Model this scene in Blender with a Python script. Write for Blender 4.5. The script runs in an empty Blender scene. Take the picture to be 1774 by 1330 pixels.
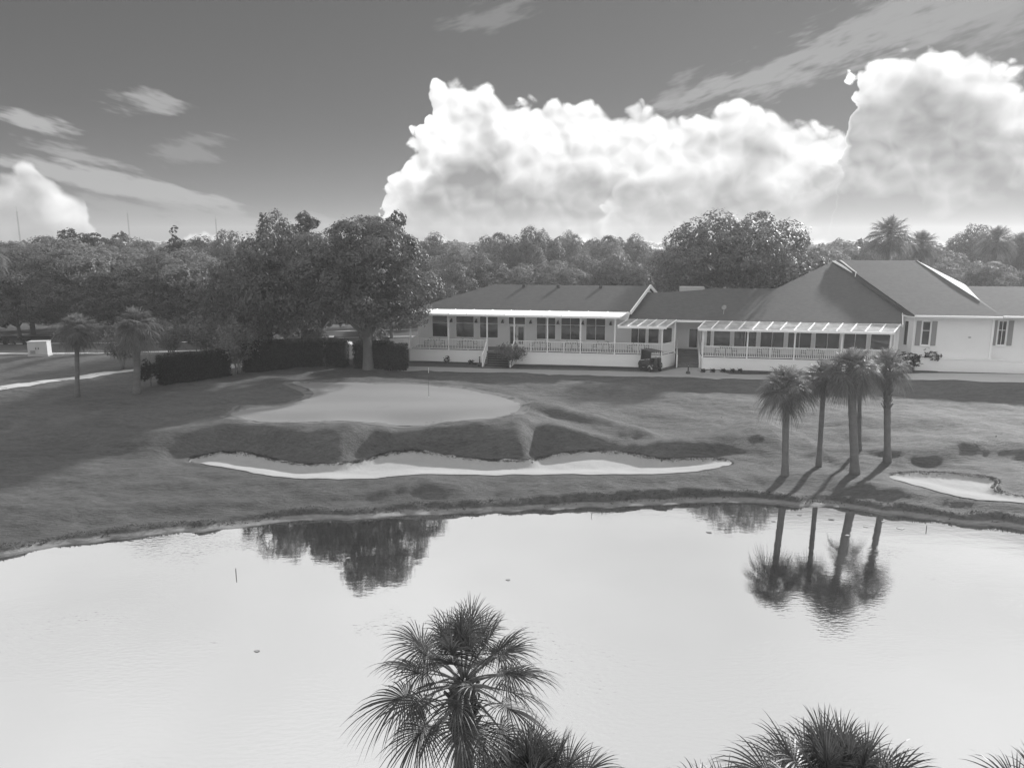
import bpy, bmesh, math, random
import numpy as np
from mathutils import Vector, Matrix, Euler

# ---------------------------------------------------------------- camera, sky, sun, exposure
scene = bpy.context.scene
col = scene.collection
R = math.radians
FPX = 1300.0                       # focal length in photograph pixels (1774 wide)
PITCH = math.atan(247 / FPX)
CAM_H = 15.0
cam_data = bpy.data.cameras.new('camera')
cam_data.sensor_width = 36.0
cam_data.lens = 36.0 * FPX / 1774.0
cam_data.clip_start = 0.1
cam_data.clip_end = 12000
cam = bpy.data.objects.new('camera', cam_data)
cam.location = (0, 0, CAM_H)
cam.rotation_euler = (math.pi / 2 - PITCH, 0, 0)
col.objects.link(cam)
scene.camera = cam

SUN_AZ, SUN_EL = R(41), R(26)
SUN_STRENGTH = 5.0
SKY_STRENGTH = 0.055
HAZE = 0.00075
vs = scene.view_settings
vs.view_transform = 'Standard'
vs.look = 'None'
vs.exposure = 0.45
vs.gamma = 1.0
vs.use_curve_mapping = False
scene.cycles.max_bounces = 5
scene.cycles.diffuse_bounces = 3
scene.cycles.glossy_bounces = 3
scene.cycles.transparent_max_bounces = 8
scene.cycles.volume_bounces = 0

CP, SP = math.cos(PITCH), math.sin(PITCH)
def ray(px, py):
    u, v = px - 887.0, py - 665.0
    return u, FPX * CP - v * SP, -FPX * SP - v * CP
def at_z(px, py, z):
    d = ray(px, py); k = (z - CAM_H) / d[2]
    return Vector((d[0] * k, d[1] * k, z))
def at_y(px, py, Y):
    d = ray(px, py); k = Y / d[1]
    return Vector((d[0] * k, Y, CAM_H + d[2] * k))
def proj_px(x, y, z):
    z -= CAM_H; fw = y * CP - z * SP; return 887 + FPX * x / fw, 665 - FPX * (y * SP + z * CP) / fw
def az_el(px, py):
    d = ray(px, py)
    return math.degrees(math.atan2(d[0], d[1])), math.degrees(math.atan2(d[2], math.hypot(d[0], d[1])))

# ---- small expression layer over math nodes
class NT:
    def __init__(s, tree): s.t = tree; s.n = tree.nodes; s.l = tree.links
    def node(s, typ, **kw):
        n = s.n.new(typ)
        for k, v in kw.items(): setattr(n, k, v)
        return n
    def put(s, sock, v):
        if isinstance(v, S): s.l.new(v.k, sock)
        elif hasattr(v, 'is_linked') or isinstance(v, bpy.types.NodeSocket): s.l.new(v, sock)
        else: sock.default_value = v
    def m(s, op, a, b=0.0, c=None, clamp=False):
        n = s.node('ShaderNodeMath', operation=op); n.use_clamp = clamp
        s.put(n.inputs[0], a); s.put(n.inputs[1], b)
        if c is not None: s.put(n.inputs[2], c)
        return S(s, n.outputs[0])
    def ss(s, a, b, x):            # smoothstep
        n = s.node('ShaderNodeMapRange', interpolation_type='SMOOTHSTEP')
        s.put(n.inputs['Value'], x); s.put(n.inputs['From Min'], a); s.put(n.inputs['From Max'], b)
        n.inputs['To Min'].default_value = 0; n.inputs['To Max'].default_value = 1
        return S(s, n.outputs['Result'])
    def lerp(s, a, b, f): return a + (b - a) * f if isinstance(a, S) else (S.wrap(s, b) - a) * f + a
    def vec(s, x, y, z=0.0):
        n = s.node('ShaderNodeCombineXYZ')
        for i, v in enumerate((x, y, z)): s.put(n.inputs[i], v)
        return S(s, n.outputs[0])
    def noise(s, vec, scale, detail=4, rough=0.55, dist=0.0, dim='3D', lac=2.0):
        n = s.node('ShaderNodeTexNoise', noise_dimensions=dim)
        s.put(n.inputs['Vector'], vec); n.inputs['Scale'].default_value = scale
        n.inputs['Detail'].default_value = detail; n.inputs['Roughness'].default_value = rough
        n.inputs['Distortion'].default_value = dist; n.inputs['Lacunarity'].default_value = lac
        return S(s, n.outputs[0])
    def vor(s, vec, scale, smooth=0.35, dim='2D'):
        n = s.node('ShaderNodeTexVoronoi', voronoi_dimensions=dim, feature='F1')
        s.put(n.inputs['Vector'], vec); n.inputs['Scale'].default_value = scale
        return S(s, n.outputs['Distance'])
    def curve(s, x, pts):          # x in 0..1, pts list of (0..1, 0..1)
        n = s.node('ShaderNodeFloatCurve'); s.put(n.inputs['Value'], x)
        c = n.mapping.curves[0]; pts = sorted(pts)
        c.points[0].location = pts[0]; c.points[1].location = pts[-1]
        for p in pts[1:-1]: c.points.new(*p)
        for p in c.points: p.handle_type = 'AUTO_CLAMPED'
        n.mapping.update()
        return S(s, n.outputs[0])
class S:
    def __init__(s, nt, k): s.nt = nt; s.k = k
    @staticmethod
    def wrap(nt, v):
        if isinstance(v, S): return v
        n = nt.node('ShaderNodeValue'); n.outputs[0].default_value = v; return S(nt, n.outputs[0])
    def __add__(s, o): return s.nt.m('ADD', s, o)
    __radd__ = __add__
    def __sub__(s, o): return s.nt.m('SUBTRACT', s, o)
    def __rsub__(s, o): return s.nt.m('SUBTRACT', o, s)
    def __mul__(s, o): return s.nt.m('MULTIPLY', s, o)
    __rmul__ = __mul__
    def __truediv__(s, o): return s.nt.m('DIVIDE', s, o)
    def __rtruediv__(s, o): return s.nt.m('DIVIDE', o, s)

world = bpy.data.worlds.new('World'); scene.world = world; world.use_nodes = True
W = NT(world.node_tree); W.n.clear()
tc = W.node('ShaderNodeTexCoord')
sep = W.node('ShaderNodeSeparateXYZ'); W.l.new(tc.outputs['Generated'], sep.inputs[0])
dx, dy, dz = (S(W, sep.outputs[i]) for i in range(3))
az = W.m('ARCTAN2', dx, dy) * 57.2958
el = W.m('ARCSINE', W.m('MINIMUM', W.m('MAXIMUM', dz, -1.0), 1.0)) * 57.2958
sky = W.node('ShaderNodeTexSky', sky_type='NISHITA')
sky.sun_disc = False; sky.sun_elevation = SUN_EL; sky.sun_rotation = SUN_AZ
sky.altitude = 0; sky.air_density = 1.0; sky.dust_density = 0.5; sky.ozone_density = 1.0
bw = W.node('ShaderNodeRGBToBW'); W.l.new(sky.outputs[0], bw.inputs[0])
clear = W.m('POWER', S(W, bw.outputs[0]) * (SKY_STRENGTH / 0.21), 0.42) * 0.093    # the print's flat tonal scale

# cumulus: billowed outlines in azimuth / elevation (degrees), several ranks one before the other
warp = W.noise(W.vec(az, el), 0.5, 1, 0.5, dim='2D')
def billow(ox, oy, fine=True):
    v = W.vec(az + (ox + (warp - 0.5) * 1.1), el * 1.1 + (oy + (warp - 0.5) * 0.7))
    b = (0.45 - W.vor(v, 0.30)) * 1.7
    b = b + (0.45 - W.vor(v, 0.85)) * 0.9
    return b, v
B0, v0 = billow(0.0, 0.0); B1, _ = billow(0.35, 0.6)
relief = (B0 - B1)
B0 = B0 + (W.noise(v0, 1.6, 3, 0.55, dim='2D') - 0.5) * 0.42
relief = relief * 1.15                 # > 0 where a puff faces up and to the sun
soft2 = W.noise(W.vec(az + (warp - 0.5) * 3.0, el * 1.3), 0.42, 3, 0.55, dim='2D')
soft = W.noise(W.vec(az, el * 1.4), 0.14, 2, 0.5, dim='2D')
AZ0, AZ1, EL1 = -50.0, 80.0, 24.0
azn = (az + B0 * 0.8 - AZ0) / (AZ1 - AZ0)
def outline(pts, left=0.0, right=0.0):
    q = [(0.0, 0.0 + left / EL1), (1.0, right / EL1)]
    for x, y in pts:
        a, e = az_el(x, y)
        q.append(((a - AZ0) / (AZ1 - AZ0), max(0.0, min(1.0, e / EL1))))
    return W.curve(azn, q) * EL1
sky_c = clear
def rank(c, pts, edge, d0, d1, top, bot, rel, amp=1.0, left=0.0, right=0.0, dens=1.0):
    T = outline(pts, left, right)
    dep = T + B0 * amp - el
    mask = W.ss(edge[0], edge[1], dep) * dens
    g = W.ss(d0, d1, (T - el) + (soft - 0.5) * 9.0 + B0 * 1.2)
    br = W.lerp(S.wrap(W, top), bot, g) + relief * rel * (1.15 - g * 0.7) + (soft2 - 0.5) * (g * 0.16 + 0.03)
    br = W.m('MINIMUM', W.m('MAXIMUM', br, 0.2), 1.05)
    return c + (br - c) * mask

# thin high streaks left and right
wl = W.noise(W.vec(az * 0.35, el * 1.4 + az * 0.33), 0.75, 3, 0.62, dim='2D')
wr = W.noise(W.vec(az * 0.35 + 20.0, el * 1.3 - az * 0.34), 0.75, 3, 0.62, dim='2D')
def wisp(c, px, py, wx, wy, slope, bright, dens, n, thr):
    a0, e0 = az_el(px, py)
    u = (az - a0); v = ((el - e0) - u * slope) / wy; u = u / wx
    k = W.ss(thr, thr + 0.3, n + 0.16 - (u * u + v * v) * 0.3) * dens
    return c + (bright - c) * k
sky_c = wisp(sky_c, 1500, 70, 17, 1.9, 0.28, 0.288, 0.85, wr, 0.38)
sky_c = wisp(sky_c, 1720, 20, 12, 2.6, 0.12, 0.259, 0.8, wr, 0.36)
sky_c = wisp(sky_c, 860, 25, 4.5, 1.2, 0.25, 0.216, 0.6, wr, 0.42)
sky_c = wisp(sky_c, 1170, 165, 2.2, 1.6, 0.5, 0.259, 0.6, wr, 0.38)
sky_c = wisp(sky_c, 258, 180, 3.2, 1.0, 0.05, 0.302, 0.85, wl, 0.40)
sky_c = wisp(sky_c, 60, 207, 3.8, 0.75, -0.22, 0.346, 0.9, wl, 0.40)
sky_c = wisp(sky_c, 130, 268, 3.6, 0.7, -0.26, 0.302, 0.8, wl, 0.42)
sky_c = wisp(sky_c, 330, 262, 3.0, 1.3, 0.1, 0.259, 0.5, wl, 0.42)
sky_c = wisp(sky_c, 205, 318, 7.5, 0.75, -0.20, 0.37, 0.85, wl, 0.22)
sky_c = wisp(sky_c, 130, 385, 15, 1.5, -0.03, 0.25, 0.8, wl, 0.18)
# distant low haze brightening to the horizon
sky_c = sky_c + (0.22 - sky_c) * (1.0 - W.ss(-2.0, 9.0, el)) * 0.45

big = [(560, 425), (640, 415), (655, 395), (668, 330), (690, 305), (712, 262), (738, 225), (750, 170), (772, 145), (825, 140), (860, 155),
       (885, 190), (910, 172), (960, 168), (990, 192), (1030, 182), (1060, 200), (1090, 192), (1150, 200), (1185, 208), (1240, 196),
       (1275, 184), (1310, 184), (1345, 196), (1390, 225), (1440, 226), (1470, 232), (1600, 240), (1774, 260)]
sky_c = rank(sky_c, big, (-0.15, 0.38), 1.4, 7.5, 0.76, 0.26, 0.24, 0.9)
midr = [(1020, 425), (1050, 400), (1062, 330), (1085, 285), (1120, 255), (1180, 245), (1230, 250), (1290, 238), (1350, 250), (1400, 262), (1450, 258), (1500, 300), (1600, 380)]
sky_c = rank(sky_c, midr, (-0.4, 3.4), 0.4, 5.0, 0.72, 0.26, 0.2, 1.0)
right = [(1380, 425), (1440, 405), (1458, 300), (1466, 215), (1478, 165), (1490, 128), (1520, 120), (1550, 108), (1600, 100), (1680, 92), (1712, 112), (1755, 128), (1790, 112), (1900, 130), (2050, 170)]
sky_c = rank(sky_c, right, (-0.15, 0.42), 0.0, 4.5, 0.80, 0.31, 0.20, 1.15, right=3.0)
low = [(1180, 425), (1225, 400), (1245, 372), (1285, 352), (1340, 345), (1380, 318), (1420, 300), (1470, 268), (1530, 250), (1600, 262), (1700, 255), (1800, 270)]
sky_c = rank(sky_c, low, (-0.2, 1.6), 0.0, 4.0, 0.36, 0.13, 0.12, 1.1, right=2.0, dens=0.9)
lowl = [(560, 425), (640, 412), (672, 350), (720, 318), (790, 330), (860, 350), (930, 345), (1000, 372), (1080, 380), (1200, 425)]
sky_c = rank(sky_c, lowl, (-0.2, 2.4), 0.3, 4.5, 0.44, 0.20, 0.14, 1.1, dens=0.75)
small = [(-250, 335), (-120, 310), (-30, 300), (5, 298), (22, 290), (45, 284), (72, 290), (92, 314), (115, 335), (140, 345), (160, 375), (180, 410), (230, 425)]
sky_c = rank(sky_c, small, (-0.15, 0.5), 0.8, 4.5, 0.70, 0.32, 0.2, 0.45, left=2.0)

# unseen cumulus bank beside and behind the camera, added to brighten the shaded facade
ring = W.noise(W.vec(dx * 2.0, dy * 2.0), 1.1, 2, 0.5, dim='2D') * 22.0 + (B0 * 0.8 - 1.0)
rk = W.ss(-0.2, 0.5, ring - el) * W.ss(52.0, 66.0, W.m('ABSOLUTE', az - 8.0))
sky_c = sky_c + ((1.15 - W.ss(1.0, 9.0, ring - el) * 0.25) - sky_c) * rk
# high bright cloud deck overhead: its ragged edge starts just above the frame; the pond mirrors it
inv = 1.0 / W.m('MAXIMUM', dz, 0.06)
deck_n = W.noise(W.vec(dx * inv, dy * inv), 0.7, 3, 0.55, dim='2D')
cover = W.ss(17.4, 20.2, el + (deck_n - 0.5) * 2.6)
deck_b = 0.72 + (deck_n - 0.5) * 0.42
sky_c = sky_c + (deck_b - sky_c) * cover * 0.97
# ground side of the world
sky_c = sky_c + (0.2 - sky_c) * (1.0 - W.ss(-3.0, -1.0, el))
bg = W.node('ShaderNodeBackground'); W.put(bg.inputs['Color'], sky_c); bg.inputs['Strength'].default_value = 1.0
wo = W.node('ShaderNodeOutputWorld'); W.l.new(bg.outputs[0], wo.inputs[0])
world.cycles.sampling_method = 'MANUAL'
world.cycles.sample_map_resolution = 512

sun_data = bpy.data.lights.new('sun', 'SUN')
sun_data.energy = SUN_STRENGTH; sun_data.angle = R(1.8); sun_data.color = (1, 1, 1)
sun = bpy.data.objects.new('sun', sun_data)
SUN_DIR = Vector((math.sin(SUN_AZ) * math.cos(SUN_EL), math.cos(SUN_AZ) * math.cos(SUN_EL), math.sin(SUN_EL)))
sun.rotation_euler = (-SUN_DIR).to_track_quat('-Z', 'Y').to_euler()
sun.location = (60, 60, 60)
col.objects.link(sun)
# ---------------------------------------------------------------- helpers: materials, meshes, tags
def new_mat(name):
    m = bpy.data.materials.new(name); m.use_nodes = True
    t = NT(m.node_tree); t.n.clear()
    out = t.node('ShaderNodeOutputMaterial')
    return m, t, out
def grey(t, sock, v):
    n = t.node('ShaderNodeCombineColor')
    for i in range(3): t.put(n.inputs[i], v)
    t.l.new(n.outputs[0], sock)
def plain(name, base, rough=0.6, var=0.15, scale=3.0, spec=0.4, bump=0.0, bscale=40.0, metallic=0.0, stretch=(1, 1, 1), obj=False):
    m, t, out = new_mat(name)
    p = t.node('ShaderNodeBsdfPrincipled')
    if obj:
        tcn = t.node('ShaderNodeTexCoord'); pos = tcn.outputs['Object']
    else:
        g = t.node('ShaderNodeNewGeometry'); pos = g.outputs['Position']
    mp = t.node('ShaderNodeMapping'); mp.inputs['Scale'].default_value = stretch; t.l.new(pos, mp.inputs[0])
    v = mp.outputs[0]
    n1 = t.noise(v, scale, 5, 0.6)
    n2 = t.noise(v, scale * 7.3, 3, 0.6)
    f = (n1 - 0.5) * (2 * var) + (n2 - 0.5) * var + 1.0
    grey(t, p.inputs['Base Color'], f * base)
    p.inputs['Roughness'].default_value = rough; p.inputs['Specular IOR Level'].default_value = spec
    p.inputs['Metallic'].default_value = metallic
    if bump:
        b = t.node('ShaderNodeBump'); b.inputs['Strength'].default_value = 1.0; b.inputs['Distance'].default_value = bump
        t.put(b.inputs['Height'], t.noise(v, bscale, 4, 0.6)); t.l.new(b.outputs[0], p.inputs['Normal'])
    t.l.new(p.outputs[0], out.inputs[0])
    return m
def leafy(name, base, trans=0.35, rough=0.42, var=0.45, scale=0.6, spec=0.35):
    m, t, out = new_mat(name)
    p = t.node('ShaderNodeBsdfPrincipled'); tr = t.node('ShaderNodeBsdfTranslucent'); mx = t.node('ShaderNodeMixShader')
    g = t.node('ShaderNodeNewGeometry')
    n = t.noise(g.outputs['Position'], scale, 4, 0.6)
    rnd = S(t, g.outputs['Random Per Island'])
    f = ((n - 0.5) * (2 * var) + (rnd - 0.5) * 0.7 + 1.0) * base
    grey(t, p.inputs['Base Color'], f); grey(t, tr.inputs['Color'], f * 1.2)
    p.inputs['Roughness'].default_value = rough; p.inputs['Specular IOR Level'].default_value = spec
    mx.inputs[0].default_value = trans
    t.l.new(p.outputs[0], mx.inputs[1]); t.l.new(tr.outputs[0], mx.inputs[2]); t.l.new(mx.outputs[0], out.inputs[0])
    return m
M = {}
def grass_mat(name, base, streak, var, bump, shore=False):
    m, t, out = new_mat(name)
    p = t.node('ShaderNodeBsdfPrincipled')
    g = t.node('ShaderNodeNewGeometry'); pos = g.outputs['Position']
    mp = t.node('ShaderNodeMapping'); mp.inputs['Scale'].default_value = (0.35, 1.3, 1.0); mp.inputs['Rotation'].default_value = (0, 0, R(8)); t.l.new(pos, mp.inputs[0])
    big = t.noise(pos, 0.12, 4, 0.55); mid = t.noise(mp.outputs[0], 1.6, 5, 0.65); fine = t.noise(mp.outputs[0], 7.0, 5, 0.78)
    f = (big - 0.5) * (2 * var) + (mid - 0.5) * streak + (fine - 0.5) * streak * 2.0 + 1.0
    c_ = t.m('MAXIMUM', f * base, 0.02)
    if shore:                      # bare silt along the waterline
        sp = t.node('ShaderNodeSeparateXYZ'); t.l.new(pos, sp.inputs[0]); z_ = S(t, sp.outputs[2])
        k_ = 1.0 - t.ss(0.10, 0.20, z_ + (mid - 0.5) * 0.12)
        silt = (fine - 0.5) * 0.2 + (mid - 0.5) * 0.3 + 0.24
        wet = t.ss(-0.02, 0.05, z_)
        c_ = c_ + (silt * (wet * 0.6 + 0.4) - c_) * k_
    grey(t, p.inputs['Base Color'], c_)
    p.inputs['Roughness'].default_value = 0.75; p.inputs['Specular IOR Level'].default_value = 0.15
    b = t.node('ShaderNodeBump'); b.inputs['Strength'].default_value = 1.0; b.inputs['Distance'].default_value = bump
    t.put(b.inputs['Height'], mid * 0.5 + fine * 0.5); t.l.new(b.outputs[0], p.inputs['Normal'])
    t.l.new(p.outputs[0], out.inputs[0])
    return m
M['grass'] = grass_mat('rough_grass', 0.09, 0.9, 0.4, 0.22, True)
M['green'] = grass_mat('putting_turf', 0.19, 0.06, 0.10, 0.004)
M['fringe'] = grass_mat('fringe_turf', 0.125, 0.2, 0.15, 0.02)
M['sand'] = plain('bunker_sand', 0.315, 0.9, 0.12, 0.6, 0.1, 0.03, 5)
M['mud'] = plain('pond_mud', 0.22, 0.7, 0.35, 0.8, 0.3, 0.03, 5.0, stretch=(0.5, 1, 1))
M['concrete'] = plain('path_concrete', 0.27, 0.85, 0.14, 0.5, 0.2, 0.004, 30)
M['light_concrete'] = plain('kerb_concrete', 0.40, 0.85, 0.12, 0.8, 0.2)
M['asphalt'] = plain('road_asphalt', 0.06, 0.85, 0.25, 0.7, 0.2, 0.004, 60)
M['mulch'] = plain('bark_mulch', 0.055, 0.95, 0.4, 2.0, 0.1, 0.04, 14)
M['white'] = plain('white_paint', 0.85, 0.55, 0.04, 0.8, 0.3)
M['wall'] = plain('cream_stucco', 0.76, 0.8, 0.05, 0.5, 0.2, 0.002, 50)
M['siding'] = plain('pale_siding', 0.80, 0.6, 0.05, 0.5, 0.3)
M['trim'] = plain('bright_trim', 0.86, 0.45, 0.03, 0.8, 0.4)
M['shutter'] = plain('grey_shutter', 0.26, 0.6, 0.06, 1.0, 0.3)
M['deck'] = plain('deck_boards', 0.22, 0.7, 0.15, 1.2, 0.2)
M['brick'] = plain('brick_pavers', 0.13, 0.85, 0.3, 2.2, 0.2, 0.01, 12)
M['tread'] = plain('stair_tread', 0.20, 0.75, 0.2, 1.5, 0.2)
M['dark'] = plain('dark_paint', 0.035, 0.4, 0.15, 3.0, 0.5)
M['black'] = plain('black_plastic', 0.02, 0.35, 0.15, 3.0, 0.5)
M['rubber'] = plain('tyre_rubber', 0.03, 0.8, 0.15, 3.0, 0.2)
M['metal'] = plain('dull_metal', 0.45, 0.4, 0.1, 3.0, 0.5, metallic=0.5)
M['cabinet'] = plain('cabinet_paint', 0.46, 0.55, 0.1, 1.5, 0.4)
M['carpaint'] = plain('car_paint', 0.75, 0.15, 0.02, 1.0, 0.6)
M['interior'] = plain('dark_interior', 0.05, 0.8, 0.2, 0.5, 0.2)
M['bark'] = plain('oak_bark', 0.13, 0.9, 0.35, 1.2, 0.2, 0.03, 9, stretch=(1, 1, 0.3))
M['pale_bark'] = plain('pale_bark', 0.28, 0.85, 0.25, 2.0, 0.2, 0.01, 9, stretch=(1, 1, 0.4))
M['palm_bark'] = plain('palm_bark', 0.15, 0.9, 0.4, 1.5, 0.2, 0.03, 14, stretch=(1, 1, 2.2))
M['boot'] = plain('palm_boot', 0.12, 0.8, 0.35, 3.0, 0.25, obj=True)
M['oak'] = leafy('oak_leaves', 0.115, 0.36, 0.5, 0.55, 0.3, 0.3)
M['oak_light'] = leafy('light_leaves', 0.19, 0.42, 0.55, 0.45, 0.3, 0.2)
M['pine'] = leafy('pine_needles', 0.10, 0.36, 0.6, 0.4, 0.5, 0.15)
M['myrtle'] = leafy('myrtle_leaves', 0.14, 0.4, 0.45, 0.4, 0.8)
M['hedge'] = leafy('hedge_leaves', 0.026, 0.25, 0.6, 0.4, 0.8, 0.12)
M['frond'] = leafy('palm_leaf', 0.07, 0.34, 0.42, 0.3, 1.0, 0.35)
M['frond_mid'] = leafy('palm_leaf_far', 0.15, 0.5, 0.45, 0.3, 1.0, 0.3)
M['petiole'] = plain('palm_petiole', 0.16, 0.5, 0.2, 3.0, 0.4, obj=True)
M['dead_frond'] = leafy('dry_palm_leaf', 0.20, 0.3, 0.6, 0.3, 1.0, 0.2)
M['blade'] = leafy('grass_blades', 0.09, 0.45, 0.55, 0.35, 0.25, 0.2)
M['core'] = plain('twig_core', 0.015, 0.95, 0.3, 2.0, 0.1)

# roof shingles: fine courses in relief
def shingle_mat():
    m, t, out = new_mat('roof_shingles')
    p = t.node('ShaderNodeBsdfPrincipled')
    tcn = t.node('ShaderNodeTexCoord'); pos = tcn.outputs['Object']
    sp = t.node('ShaderNodeSeparateXYZ'); t.l.new(pos, sp.inputs[0])
    x, z = S(t, sp.outputs[0]), S(t, sp.outputs[2])
    row = t.m('FLOOR', z * 14.0)
    saw = t.m('FRACT', z * 14.0)
    tile = t.node('ShaderNodeTexWhiteNoise', noise_dimensions='2D')
    t.put(tile.inputs['Vector'], t.vec(t.m('FLOOR', x * 3.2 + row * 0.37), row))
    n = t.noise(pos, 0.5, 4, 0.6); n2 = t.noise(pos, 22.0, 3, 0.6)
    f = (n - 0.5) * 0.22 + (S(t, tile.outputs[0]) - 0.5) * 0.22 + (n2 - 0.5) * 0.25 + 1.0
    grey(t, p.inputs['Base Color'], f * 0.075)
    p.inputs['Roughness'].default_value = 0.8; p.inputs['Specular IOR Level'].default_value = 0.25
    b = t.node('ShaderNodeBump'); b.inputs['Strength'].default_value = 0.6; b.inputs['Distance'].default_value = 0.012
    t.put(b.inputs['Height'], 1.0 - saw); t.l.new(b.outputs[0], p.inputs['Normal'])
    t.l.new(p.outputs[0], out.inputs[0])
    return m
M['shingle'] = shingle_mat()
def glass_mat(name, base, refl):
    m, t, out = new_mat(name)
    p = t.node('ShaderNodeBsdfPrincipled')
    tcn = t.node('ShaderNodeTexCoord')
    n = t.noise(tcn.outputs['Object'], 0.9, 3, 0.5)
    grey(t, p.inputs['Base Color'], n * base * 2.0)
    p.inputs['Roughness'].default_value = 0.06; p.inputs['Specular IOR Level'].default_value = refl
    b = t.node('ShaderNodeBump'); b.inputs['Strength'].default_value = 0.15; b.inputs['Distance'].default_value = 0.02
    t.put(b.inputs['Height'], t.noise(tcn.outputs['Object'], 1.3, 2, 0.5)); t.l.new(b.outputs[0], p.inputs['Normal'])
    t.l.new(p.outputs[0], out.inputs[0]); return m
M['glass'] = glass_mat('window_glass', 0.035, 0.7)
def panel_mat():
    m, t, out = new_mat('canopy_panel')
    p = t.node('ShaderNodeBsdfPrincipled'); tr = t.node('ShaderNodeBsdfTranslucent'); mx = t.node('ShaderNodeMixShader')
    g = t.node('ShaderNodeNewGeometry'); n = t.noise(g.outputs['Position'], 1.2, 5, 0.65)
    f = t.lerp(S.wrap(t, 0.42), 0.74, t.ss(0.3, 0.7, n))
    grey(t, p.inputs['Base Color'], f); grey(t, tr.inputs['Color'], f)
    p.inputs['Roughness'].default_value = 0.35; mx.inputs[0].default_value = 0.55
    t.l.new(p.outputs[0], mx.inputs[1]); t.l.new(tr.outputs[0], mx.inputs[2]); t.l.new(mx.outputs[0], out.inputs[0]); return m
M['panel'] = panel_mat()
def water_mat():
    m, t, out = new_mat('pond_water')
    gl = t.node('ShaderNodeBsdfGlossy'); df = t.node('ShaderNodeBsdfDiffuse'); mx = t.node('ShaderNodeMixShader')
    gl.inputs['Color'].default_value = (0.93, 0.93, 0.93, 1); gl.inputs['Roughness'].default_value = 0.025
    df.inputs['Color'].default_value = (0.05, 0.05, 0.05, 1); mx.inputs[0].default_value = 0.80
    g = t.node('ShaderNodeNewGeometry'); pos = g.outputs['Position']
    mp = t.node('ShaderNodeMapping'); mp.inputs['Scale'].default_value = (0.45, 1.0, 1.0); mp.inputs['Rotation'].default_value = (0, 0, R(-6)); t.l.new(pos, mp.inputs[0])
    sy = t.node('ShaderNodeSeparateXYZ'); t.l.new(pos, sy.inputs[0])
    patch = t.ss(0.40, 0.62, t.noise(pos, 0.07, 3, 0.5) + (1.0 - t.ss(24.0, 34.0, S(t, sy.outputs[1]))) * 0.22 - 0.16)
    fine = t.noise(mp.outputs[0], 7.0, 2, 0.5); swell = t.noise(mp.outputs[0], 1.3, 2, 0.5)
    h = fine * (patch * 0.017 + 0.0010) + swell * 0.0032
    b = t.node('ShaderNodeBump'); b.inputs['Strength'].default_value = 1.0; b.inputs['Distance'].default_value = 1.0
    t.put(b.inputs['Height'], h)
    t.l.new(b.outputs[0], gl.inputs['Normal'])
    t.l.new(df.outputs[0], mx.inputs[1]); t.l.new(gl.outputs[0], mx.inputs[2]); t.l.new(mx.outputs[0], out.inputs[0]); return m
M['water'] = water_mat()

def tag(o, label=None, cat=None, group=None, kind=None):
    if label: o['label'] = label
    if cat: o['category'] = cat
    if group: o['group'] = group
    if kind: o['kind'] = kind
    return o
def empty(name, loc, rz=0.0, label=None, cat=None, group=None):
    o = bpy.data.objects.new(name, None); o.empty_display_size = 0.3
    o.location = loc; o.rotation_euler = (0, 0, rz); col.objects.link(o)
    return tag(o, label, cat, group)
def link(name, mesh, parent=None, loc=None, rot=None, scale=None):
    o = bpy.data.objects.new(name, mesh); col.objects.link(o)
    if parent: o.parent = parent
    if loc is not None: o.location = loc
    if rot is not None: o.rotation_euler = rot
    if scale is not None: o.scale = scale
    return o
def mesh_np(name, V, faces, mat, smooth=False):
    me = bpy.data.meshes.new(name)
    V = np.asarray(V, dtype=np.float32)
    if isinstance(faces, np.ndarray):
        nf, k = faces.shape
        me.vertices.add(len(V)); me.vertices.foreach_set('co', V.ravel())
        me.loops.add(nf * k); me.loops.foreach_set('vertex_index', faces.astype(np.int32).ravel())
        me.polygons.add(nf); me.polygons.foreach_set('loop_start', np.arange(0, nf * k, k, dtype=np.int32))
        me.update(calc_edges=True)
    else:
        me.from_pydata([tuple(v) for v in V], [], faces)
    me.materials.append(mat)
    if smooth: me.polygons.foreach_set('use_smooth', np.ones(len(me.polygons), dtype=bool))
    me.update()
    return me
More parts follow.
